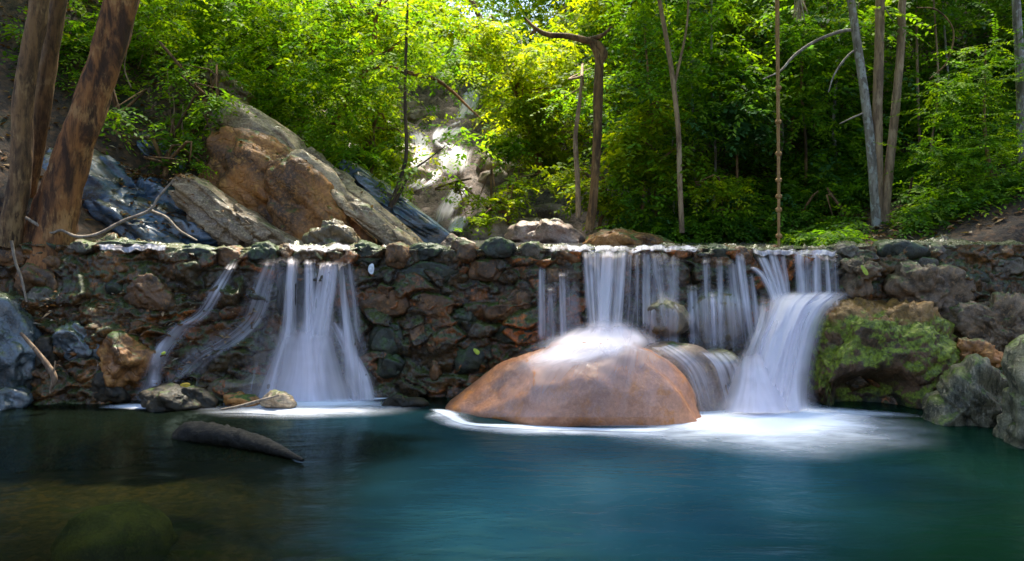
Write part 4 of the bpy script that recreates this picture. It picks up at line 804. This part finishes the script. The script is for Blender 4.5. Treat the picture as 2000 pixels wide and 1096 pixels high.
# trees behind the weir
tree('bent_tree', 'bare topped brown tree with a twisted sideways limb in the middle', [(1150, 450), (1158, 400), (1163, 330), (1167, 250), (1168, 180), (1170, 120), (1160, 92), (1150, 78)], [.058, .056, .055, .058, .062, .055, .044, .03], 10.2, 'bark_grey',
     [(1230, -110, 10.4, 1.2, 1.0, .4, 160, MG)], 11, branches=[([(1172, 120), (1180, 105), (1165, 85), (1140, 78), (1105, 70), (1070, 68), (1045, 55), (1025, 35)], [.05, .052, .05, .046, .04, .034, .024, .014]), ([(1150, 78), (1175, 70), (1195, 52)], [.04, .028, .012]), ([(1045, 60), (1035, 68)], [.03, .012])], extra_twigs=False)
tree('triple_stem_tree', 'tree with three slender stems rising from one base on the right', [(1716, 478), (1708, 380), (1700, 280), (1688, 180), (1675, 90), (1662, 0), (1640, -160), (1600, -320)], [.065, .055, .052, .05, .048, .045, .04, .02], 9.4, 'bark_pale',
     [(1560, -330, 9.0, 2.2, 2.0, .5, 460, MG), (1850, -380, 9.4, 2.2, 1.8, .6, 360, DG), (1250, -420, 8.4, 2.0, 2.0, .5, 620, MG), (1900, -600, 7.0, 1.8, 1.6, .5, 360, DG), (1400, -700, 6.8, 1.9, 1.6, .4, 500, MG), (1560, -840, 5.4, 1.6, 1.3, .35, 420, MG), (1980, -760, 5.6, 1.4, 1.3, .35, 300, DG), (1720, 30, 9.6, .5, .4, .35, 26, MG)], 12, noise=.1,  # clusters above the view are added as sun blockers over pool and wall
     branches=[([(1724, 470), (1718, 420), (1716, 330), (1714, 220), (1717, 100), (1719, 0), (1722, -160)], [.05, .05, .052, .055, .054, .05, .03], 'bark_tan'), ([(1732, 478), (1728, 430), (1734, 360), (1742, 280), (1752, 180), (1760, 80), (1764, -10), (1790, -180)], [.065, .055, .052, .05, .047, .045, .04, .02], 'bark_tan'),
               ([(1672, 58), (1640, 62), (1590, 82), (1550, 110), (1525, 138), (1490, 155)], [.02, .02, .018, .016, .012, .006]), ([(1682, 90), (1655, 110), (1630, 145), (1618, 180)], [.012, .012, .010, .006]), ([(1700, 215), (1665, 230), (1640, 242)], [.012, .010, .005])])
tree('edge_tree', 'grey spotted trunk at the right edge of the photo', [(2004, 480), (1999, 380), (1996, 250), (1992, 120), (1985, 0), (1980, -200)], [.06, .055, .052, .05, .045, .03], 9.2, 'bark_pale', [(1985, -150, 9.3, 1.2, 1.2, .5, 140, DG)], 13)
tree('slender_tree', 'slender pinkish trunk right of the bent tree', [(1332, 455), (1328, 360), (1325, 260), (1316, 170), (1304, 90), (1288, 0), (1270, -120)], [.034, .033, .032, .032, .03, .027, .018], 10.1, 'bark_tan',
     [(1290, -80, 10.3, 1.1, 1.0, .4, 120, MG)], 14, branches=[([(1316, 170), (1340, 60), (1345, -20)], [.02, .014, .01])])
tree('slender_tree', 'short slender pinkish trunk left of the bent tree', [(1130, 425), (1128, 350), (1124, 270), (1132, 200), (1136, 150)], [.036, .034, .03, .024, .012], 10.3, 'bark_tan', [(1128, 190, 11.4, .5, .5, .5, 60, MG)], 15)
tree('leaning_sapling', 'dark leaning trunk on the left slope with arching branch', [(632, 285), (655, 235), (685, 180), (715, 135), (730, 85), (735, 30), (760, -60)], [.05, .05, .045, .04, .035, .03, .02], 10.6, 'bark_warm',
     [(640, 30, 10.8, 1.1, .9, .5, 130, MG), (760, 60, 11.2, .9, .9, .5, 90, YG)], 16, branches=[([(715, 130), (760, 132), (810, 145), (850, 155), (885, 180), (915, 210), (940, 232)], [.035, .032, .028, .026, .02, .014, .006]), ([(730, 115), (770, 90), (830, 30)], [.03, .022, .012])])
tree('sapling', 'thin dark sapling with twin stems growing from the bluish slab', [(762, 405), (775, 370), (788, 330), (794, 290), (791, 200), (793, 100), (797, -10)], [.03, .028, .025, .022, .02, .018, .012], 9.7, 'bark_dark',
     [(830, 330, 9.7, .35, .3, .22, 8, MG), (900, 250, 9.9, .4, .35, .22, 14, MG)], 17, branches=[([(768, 400), (785, 370), (797, 345), (812, 328), (835, 312), (870, 285)], [.022, .018, .016, .014, .010, .006])], extra_twigs=False)
# fainter forest trunks on the right
rgt = np.random.default_rng(77)
ft = [(1395, 420, 1410, 170, 14.5, .04, 'bark_dark', 'dark crooked trunk deep in the forest right of the slender tree'), (1615, 470, 1600, 170, 13, .045, 'bark_grey', 'grey trunk behind the rope reaching the ground left of the triple stems'), (1645, 475, 1628, 230, 12, .03, 'bark_pale', 'thin pale trunk just left of the triple stem tree'), (1250, 440, 1245, 40, 15, .03, 'bark_pale', 'thin pale trunk between the bent tree and slender tree'),
      (1560, 330, 1530, 60, 16, .05, 'bark_grey', 'faint grey trunk just right of the rope'), (1530, 390, 1528, 250, 12, .02, 'bark_pale', 'thin whitish stem directly right of the rope'), (1370, 445, 1345, 120, 14, .03, 'bark_grey', 'thin grey stem rising behind the bright bush'), (1870, 470, 1862, 60, 13, .04, 'bark_dark', 'dark stem behind the layered green boughs'), (1480, 460, 1475, 100, 15, .04, 'bark_dark', 'dark stem left of the rope in deep shade'), (1290, 450, 1278, 100, 16, .035, 'bark_grey', 'thin grey stem just left of slender pinkish trunk')]
for k, (a_, b_, c_, d_, Y, r, bk, lb) in enumerate(ft):
    mid = [(a_ + (c_ - a_) * f + rgt.normal() * 6, b_ + (d_ - b_) * f) for f in (.25, .5, .75)]
    tree('forest_tree', lb, [(a_, b_)] + mid + [(c_, d_), (c_ + rgt.normal() * 10, d_ - 200)], [r, r, r * .95, r * .9, r * .8, r * .4], Y, bk, [(c_, d_ - 150, Y, 1.2, 1.0, .7, 110, DG if k % 2 else MG)], 500 + k, extra_twigs=False)
for k in range(11):
    a_ = rgt.uniform(1200, 1990); Y = rgt.uniform(10.6, 12.6); b_ = 452 - (Y - 10.6) * 10; c_ = a_ + rgt.normal() * 26; r = rgt.uniform(.012, .024)
    mid = [(a_ + (c_ - a_) * f + rgt.normal() * 5, b_ + (-20 - b_) * f) for f in (.3, .6)]
    tree('forest_tree', 'slim faint trunk standing among the leaves of the right hand forest', [(a_, b_ + 25)] + mid + [(c_, -20), (c_, -160)], [r, r * .95, r * .85, r * .7, r * .3], Y, ('bark_pale', 'bark_grey', 'bark_tan')[k % 3], [(c_, -130, Y, .8, .7, .4, 40, DG)], 540 + k, extra_twigs=False, group='slim trunks in the right hand forest')
# sticks and vines on the right
strandthing('vine', 'thin pale curved vine hanging in front of the forest left of the triple stems', 'vine', [(1615, 390), (1608, 420), (1620, 440), (1626, 475)], [.012, .012, .012, .01], 10.5, 'bark_tan')
strandthing('branch', 'leaning broken branch right of the triple stem tree', 'branch', [(1782, 345), (1775, 385), (1763, 430), (1752, 460)], [.012, .018, .018, .014], 9.6, 'bark_grey')
strandthing('vine', 'thin arching vine in the top right corner', 'vine', [(1815, 155), (1850, 120), (1862, 60), (1830, 20), (1790, 15)], [.008, .010, .010, .010, .006], 9.8, 'bark_grey')
strandthing('branch', 'dead bare branch across the forest low on the right', 'branch', [(1470, 420), (1500, 432), (1540, 450), (1570, 470)], [.012, .012, .010, .006], 10.5, 'bark_grey')
strandthing('branch', 'curved pale branch above the ground left of the slender tree', 'branch', [(1155, 325), (1175, 355), (1215, 375)], [.012, .014, .008], 11.8, 'bark_pale')
for k in range(16):
    a_, b_, Y = rgt.uniform(215, 430), rgt.uniform(60, 300), rgt.uniform(9.0, 10.2); dx, dy = rgt.normal() * 26, rgt.uniform(25, 75)
    strandthing('twig', 'thin bare brown twig tangled in the leaves of the left slope', 'twig', [(a_, b_), (a_ + dx * .5 + rgt.normal() * 8, b_ + dy * .5), (a_ + dx, b_ + dy)], [.004, .009, .010], Y, ('bark_tan', 'bark_grey')[k % 2], group='bare twigs on the left slope')
# knotted rope
rope = empty('knotted_rope', W(1521, 486, 9.0), 'tan knotted rope hanging straight down to the crest on the right', 'rope')
tubes_obj('cord', [(pxpath([(1521, 486), (1521, 380), (1520, 250), (1519, 120), (1518, 0), (1517, -200)], 9.0), [.016, .018, .02, .022, .025, .026], dict(nseg=8, noise=.12, nper=.03))], M['rope'], rope)
for k, py in enumerate([172, 238, 300, 352, 384, 410, 461]):
    c = W(1519.5 + py * .004, py, 9.0); U, Fc = ico(3); P = U * np.array([.036, .034, .030]) * (1 + .35 * fbm(U * 2.5 + k, 3, k))[:, None] + c
    mesh_obj('knot', P, Fc, M['rope'], rope)
# dead hanging tuft
tf = np.random.default_rng(4); sp = []
for k in range(40):
    x0, x1 = tf.normal(1556, 3), tf.normal(1562, 7); sp.append((pxpath([(x0, -20), ((x0 + x1) / 2 + 3, 10), (x1, tf.uniform(25, 44))], 9.8 + tf.normal() * .03), [.005, .006, .002], dict(nseg=4, nper=.08)))
tag(tubes_obj('dead_tuft', sp, M['straw']), 'pale dry grassy tuft hanging at the top right of the rope', 'dead leaf tuft')

# shrubs with their own place
def shrub(name, label, crowns, seed, Y, base, leafsz=.10, spray=.36, nleaf=12, layer=False, droop=.35, cat='shrub', group=None):
    return tree(name, label, [base, (base[0] + 3, base[1] - 25), (crowns[0][0], (base[1] + crowns[0][1]) / 2), (crowns[0][0], crowns[0][1])], [.03, .028, .02, .01], Y, 'bark_grey', crowns, seed, cat=cat, group=group, leafsz=leafsz, spray=spray, nleaf=nleaf, layer=layer, droop=droop, extra_twigs=not layer)
shrub('shrub', 'bright yellow green bush right of the bent tree', [(1260, 230, 11.2, .55, .5, .5, 90, YG), (1230, 310, 11.0, .6, .5, .5, 90, YG), (1300, 330, 11.4, .45, .4, .5, 60, YG)], 21, 11.2, (1250, 450), .13, .42)
shrub('shrub', 'dense bright green bush low at the forest edge right of slender tree', [(1410, 375, 10.4, .55, .5, .28, 110, YG), (1400, 430, 10.3, .6, .5, .3, 110, MG), (1460, 420, 10.6, .4, .4, .3, 60, MG)], 22, 10.4, (1410, 470), .085, .34)
shrub('layered_shrub', 'layered feathery green boughs spreading at the right', [(a_, b_, 9.1 - .05 * k_, r_, .45, .05, n_, (MG + YG[3:]) if k_ % 2 else MG) for k_, (a_, b_, r_, n_) in enumerate([(1925, 95, .6, 60), (1900, 160, .75, 80), (1850, 200, .55, 60), (1940, 245, .7, 80), (1870, 300, .8, 90), (1940, 345, .6, 60), (1890, 385, .6, 50)])], 23, 9.3, (1960, 460), .055, .42, 24, True, .08)
shrub('shrub', 'low dark green bush beneath the layered boughs', [(1860, 425, 9.3, .9, .6, .22, 170, DG), (1950, 430, 8.9, .7, .5, .22, 130, DG), (1790, 455, 9.2, .5, .4, .12, 60, MG)], 24, 9.5, (1880, 470), .08, .34)
shrub('shrub', 'bluish green leafy bush left of the rope', [(1440, 240, 10.9, .6, .5, .75, 150, BG), (1420, 150, 11.2, .6, .5, .6, 80, MG)], 25, 11, (1440, 460), .14, .4)
shrub('shrub', 'light green low sprigs on the stream rocks in the middle', [(960, 385, 11.8, .6, .4, .35, 60, YG), (1030, 360, 12.2, .6, .4, .4, 60, YG), (940, 430, 11.4, .4, .3, .15, 24, YG)], 26, 11.8, (990, 440), .10, .34)
shrub('shrub', 'small bright sprig on rocks just under the distant white cascade', [(890, 355, 12.6, .16, .15, .14, 12, YG)], 27, 12.6, (890, 378), .10, .28)
shrub('shrub', 'drooping fern like sprigs beside the leaning tree above the dark boulder', [(230, 225, 8.6, .35, .3, .18, 26, MG), (340, 265, 9.0, .4, .3, .2, 34, MG), (380, 230, 9.4, .4, .3, .25, 34, MG)], 28, 9.2, (330, 300), .09, .34, droop=.6)
shrub('shrub', 'sunny leafy bush on the slope above the bluish slab', [(730, 250, 11.2, .55, .5, .5, 110, YG), (760, 320, 11.0, .4, .4, .3, 60, YG), (700, 300, 10.8, .4, .4, .25, 50, MG)], 29, 11, (720, 370), .10, .34)
shrub('shrub', 'small leafy sprouts at the forest edge behind the rope foot', [(1520, 455, 10.2, .6, .3, .16, 50, MG), (1580, 440, 10.6, .5, .3, .25, 60, MG)], 30, 10.4, (1540, 478), .08, .28)
shrub('shrub', 'little bright bush left of the triple stem base', [(1670, 440, 9.9, .35, .3, .22, 50, MG), (1650, 380, 10.2, .3, .3, .3, 36, MG)], 31, 10, (1665, 475), .08, .28)
shrub('shrub', 'dark green bush behind the left edge trunks', [(40, 130, 9.6, .8, .6, .7, 220, DG), (200, 90, 10.0, .7, .6, .6, 160, DG), (20, 300, 9.4, .6, .5, .5, 90, DG)], 35, 9.6, (60, 330), .08, .34)
shrub('shrub', 'pale lime bush beside the foot of the bent tree', [(1180, 380, 11.4, .5, .4, .35, 70, YG), (1120, 330, 12.0, .4, .4, .5, 50, YG)], 36, 11.6, (1170, 455), .12, .38)
shrub('shrub', 'leafy sprigs hanging over the top end of the ridge slab', [(425, 195, 9.0, .35, .3, .14, 34, MG), (370, 150, 9.4, .45, .3, .3, 50, MG)], 37, 9.3, (400, 215), .075, .3, droop=.6)
shrub('shrub', 'small dark fern clump between the dark boulder and the pale grey slab', [(318, 318, 8.9, .2, .2, .12, 20, DG), (380, 322, 8.7, .14, .15, .1, 14, MG)], 38, 8.9, (322, 345), .06, .22, droop=.5)
# big sunlit canopy trees over the stream
tree('canopy_tree', 'large bright yellow green tree leaning over the stream in the middle', [(1060, 420), (1050, 300), (1010, 180), (960, 80), (900, -40)], [.08, .07, .06, .05, .04], 14.0, 'bark_grey',
     [(1040, 200, 13.6, .8, .8, .8, 340, YG), (930, 90, 13.2, 1.2, 1.0, .55, 340, YG), (1080, 130, 14.2, .9, .9, .7, 240, YG), (1060, 310, 14.0, .7, .7, .5, 150, YG), (800, 20, 12.8, 1.2, 1.0, .6, 300, YG), (985, 280, 13.0, .35, .4, .25, 60, MG)], 32, leafsz=.11, spray=.42, nleaf=14)
tree('canopy_tree', 'broad mid green tree on the left slope above the ridge slab', [(520, 230), (525, 150), (540, 60), (560, -40)], [.07, .06, .05, .04], 12.0, 'bark_grey',
     [(480, 60, 11.8, 1.2, .9, .7, 300, MG), (600, 80, 12.0, 1.0, .9, .7, 260, YG), (560, 180, 11.6, .9, .7, .45, 200, MG), (680, 20, 12.4, 1.0, .9, .6, 220, YG), (400, -20, 11.5, 1.0, .9, .5, 180, MG)], 33, leafsz=.085, spray=.36, nleaf=14)
tree('canopy_tree', 'bright leafed branch crown at the top right of centre', [(1440, 460), (1430, 300), (1420, 150), (1415, 30)], [.05, .045, .04, .03], 13.5, 'bark_dark',
     [(1420, 40, 13.2, .7, .6, .5, 130, YG), (1200, -20, 13.6, 1.2, 1.0, .6, 260, YG), (1330, 20, 13.5, .9, .8, .5, 160, MG)], 34, leafsz=.12, spray=.4)

# the forest mass and the undergrowth (uncountable)
def mass(name, label, rng, n, xr, yr, zf, pal, thr=0.0, leaf=.11, spray=.4, nleaf=12, keep=None, scale=1.1, seed=0):
    want = n; n = n * 8
    y = rng.uniform(*yr, n); x = (rng.uniform(-300, 2300, n) - CX) / F * y; o_ = (x > xr[0]) & (x < xr[1]); x = x[o_]; y = y[o_]
    m = len(x); g = terrain_z(x, y); z = g + zf(x, y, rng.random(m))
    P = np.stack([x, y, z], -1)
    px = CX + F * x / y; py = HY - F * (z - H) / y
    ok = (py > -330) & (py < 520) & (fbm(P * scale, 3, seed) > thr)
    if keep is not None: ok &= keep(px, py, x, y, z, rng)
    P = P[ok][:want]; print(label, len(P))
    V, Q, Cc = sprays(P, spray, nleaf, leaf, pal, rng)
    return tag(mesh_obj(name, V, Q, M['leaf'], smooth=False, attrs={'col': Cc}, origin=np.zeros(3)), label, None, None, 'stuff')
rgm = np.random.default_rng(5)
def keep_left(px, py, x, y, z, r):
    line = 470 - (880 - px) * .72          # the bare slabs below this diagonal
    clear = (px > 380) & (py > line - 8) & (y < 10.8)
    gap = (px > 770) & (px < 960) & (py > 150) & (r.random(len(px)) > .03)
    return ~clear & ~gap & ~((px < 420) & (py > 285) & (y < 11))
def keep_mid(px, py, x, y, z, r):
    gap = (px > 770) & (px < 955) & (py > 165) & (r.random(len(px)) > .02)
    skyh = np.hypot((px - 888) / 34, (py - 35) / 42) < 1
    low = (px > 780) & (px < 1130) & (py > 330) & (r.random(len(px)) > .12)
    return ~gap & ~skyh & ~low
mass('foliage', 'dense mid green leafage covering the left slope', rgm, 13000, (-14, -.6), (9.3, 15), lambda x, y, u: u ** 1.5 * 3.2, MG + YG[2:] , -.05, .085, .34, 12, keep_left, 1.2, 61)
mass('foliage', 'sunlit yellow green leafage filling the valley behind the cascade', rgm, 9000, (-9, 5), (14, 24), lambda x, y, u: .1 + u ** 1.3 * (1.6 + .16 * (y - 14)), YG + MG[:1], .0, .13, .5, 12, keep_mid, .8, 62)
mass('foliage', 'dark green forest leafage filling the right side', rgm, 11000, (1.6, 22), (11.8, 19), lambda x, y, u: u ** 1.2 * 4.6, DG + MG, -.02, .10, .4, 12, None, .9, 63)
mass('foliage', 'mid green leafage hanging among the trunks at the right forest edge', rgm, 4200, (1.2, 12), (10.3, 12.6), lambda x, y, u: .1 + u * 3.6, MG + BG[:1] + YG[3:], .10, .10, .40, 13, lambda px, py, x, y, z, r: px > 1180, 1.3, 66)
mass('undergrowth', 'low green undergrowth on the forest floor at the right', rgm, 12000, (1.6, 12), (8.3, 12.6), lambda x, y, u: .03 + u * np.where(y < 10, .18, .38), MG + DG, -.15, .075, .24, 11, lambda px, py, x, y, z, r: (y > 10.1) | ((x > 3.3) & (np.abs(px - 1722) > 48) & (r.random(len(x)) < .75)), 1.6, 64)
mass('foliage', 'deep shaded leafage far up the valley sides', rgm, 9000, (-24, 24), (19, 34), lambda x, y, u: u * 6, DG + MG + YG[2:], .0, .22, .8, 10, keep_mid, .5, 65)

# leaf litter
def litter(name, label, P, size, rng, cols):
    n = len(P); a = rng.uniform(0, 6.28, n); d = np.stack([np.cos(a), np.sin(a), rng.normal(0, .25, n)], -1); w = np.stack([-np.sin(a), np.cos(a), rng.normal(0, .3, n)], -1)
    L = (size * rng.uniform(.6, 1.4, n))[:, None]
    V = np.stack([P - d * L, P + w * L * .4 + [0, 0, .006], P + d * L, P - w * L * .4 + [0, 0, .01]], 1).reshape(-1, 3)
    c = np.repeat(np.asarray(cols)[rng.integers(0, len(cols), n)] * rng.uniform(.6, 1.3, (n, 1)), 4, 0)
    return tag(mesh_obj(name, V, np.arange(4 * n).reshape(n, 4), M['dead'], smooth=False, attrs={'col': c}, origin=np.zeros(3)), label, None, None, 'stuff')
LC = [(.22, .10, .04), (.30, .15, .06), (.14, .07, .03), (.38, .24, .12), (.45, .35, .25)]
n = 9000; x = rgm.uniform(-9, 9, n); y = rgm.uniform(8.0, 13, n); ok = ((x < -1.5) | (x > 1.6)); x, y = x[ok], y[ok]
litter('leaf_litter', 'brown fallen leaves strewn over the slopes behind the weir', np.stack([x, y, terrain_z(x, y) + .02], -1), .045, rgm, LC)
n = 700; x = rgm.uniform(-4.8, -2.4, n); zz = rgm.uniform(.25, 1.0, n); keep = rgm.random(n) < .5 + .5 * (np.sin(x * 7) > 0)
x, zz = x[keep], zz[keep]; litter('leaf_litter', 'orange brown leaves caught on the left bank', np.stack([x, face_y(x, zz) - .10, zz], -1), .03, rgm, LC)
n = 2600; lx = np.concatenate([rgm.normal(305, 38, 900), rgm.uniform(200, 860, n - 900)]); ly = np.concatenate([rgm.normal(338, 16, 900), rgm.uniform(230, 472, n - 900)])
LP = []
for a_, b_ in zip(lx, ly):
    d = np.array([(a_ - CX) / F, 1.0, -(b_ - HY) / F]); h = BV.ray_cast((0, 0, H), d)
    if h[0] is not None and h[1].z > .45 and h[0][1] < 11 and (abs(a_ - 305) < 80 or rgm.random() < .14): LP.append(np.array(h[0]) + np.array(h[1]) * .012)
if LP: litter('leaf_litter', 'dry brown leaves scattered on the slabs above the crest', np.array(LP), .032, rgm, LC)
# single leaves
def one_leaf(label, px, py, Y, mat, w=.05, h=.03, rot=0):
    c = W(px, py, Y); t = np.linspace(0, 2 * np.pi, 14, endpoint=False)
    X = np.cos(t) * w * (1 - .25 * np.cos(t)); Z = np.sin(t) * h
    x = X * math.cos(rot) - Z * math.sin(rot); z = X * math.sin(rot) + Z * math.cos(rot)
    V = np.vstack([np.stack([c[0] + x, c[1] - .02 + .3 * z + .15 * x ** 2, c[2] + z], -1), [c + [0, -.028, 0]], np.stack([c[0] + x, c[1] - .016 + .3 * z, c[2] + z], -1)])
    j = np.arange(14); Fc = np.vstack([np.stack([np.full(14, 14), j, (j + 1) % 14], -1)])
    tag(mesh_obj('fallen_leaf', V[:15], Fc, M[mat]), label, 'leaf')
one_leaf('yellow leaf lying on the flat dark rock in the pool', 366, 751, 6.85, 'leafyellow', .045, .018)
one_leaf('white leaf stuck on the dark weir stones right of the left fall', 727, 525, 7.3, 'white', .028, .05)
one_leaf('lime green leaf on the mossy stone left of the salmon dome', 932, 687, 7.2, 'leafgreen', .035, .02, -.7)
one_leaf('lime green leaf on the grey rocks right of the right fall', 1688, 530, 7.0, 'leafgreen', .05, .02, -1.1)
one_leaf('small green leaf on the left bank beside the trickle', 322, 689, 6.95, 'leafgreen', .022, .012, .3)

# submerged stones in the shallow foreground
rgp = np.random.default_rng(6)
for k, (x, y, r, lb) in enumerate([(-1.75, 3.45, .42, 'large brown stone under water in the bottom left corner'), (-.95, 4.3, .35, 'dim brown stone under water below the log'), (-1.0, 3.2, .3, 'olive stone under water at the bottom edge left of centre'), (-2.6, 5.2, .4, 'dim stone under water left of the log'), (.55, 3.4, .3, 'faint stone under water at the bottom centre'), (2.6, 4.2, .28, 'dim green stone under the water at lower right')]):
    px = CX + F * x / y; pyc = HY + F * (H + .26 + r * .62) / y; rp = r * F / y
    o = [(px + rp * math.cos(i / 9 * 6.283), pyc - rp * .62 * math.sin(i / 9 * 6.283)) for i in range(9)]
    rock('sunken_stone', o, y, r * .8, M['sunken'], 600 + k, 4, n_amp=.06, facets=5, label=lb)
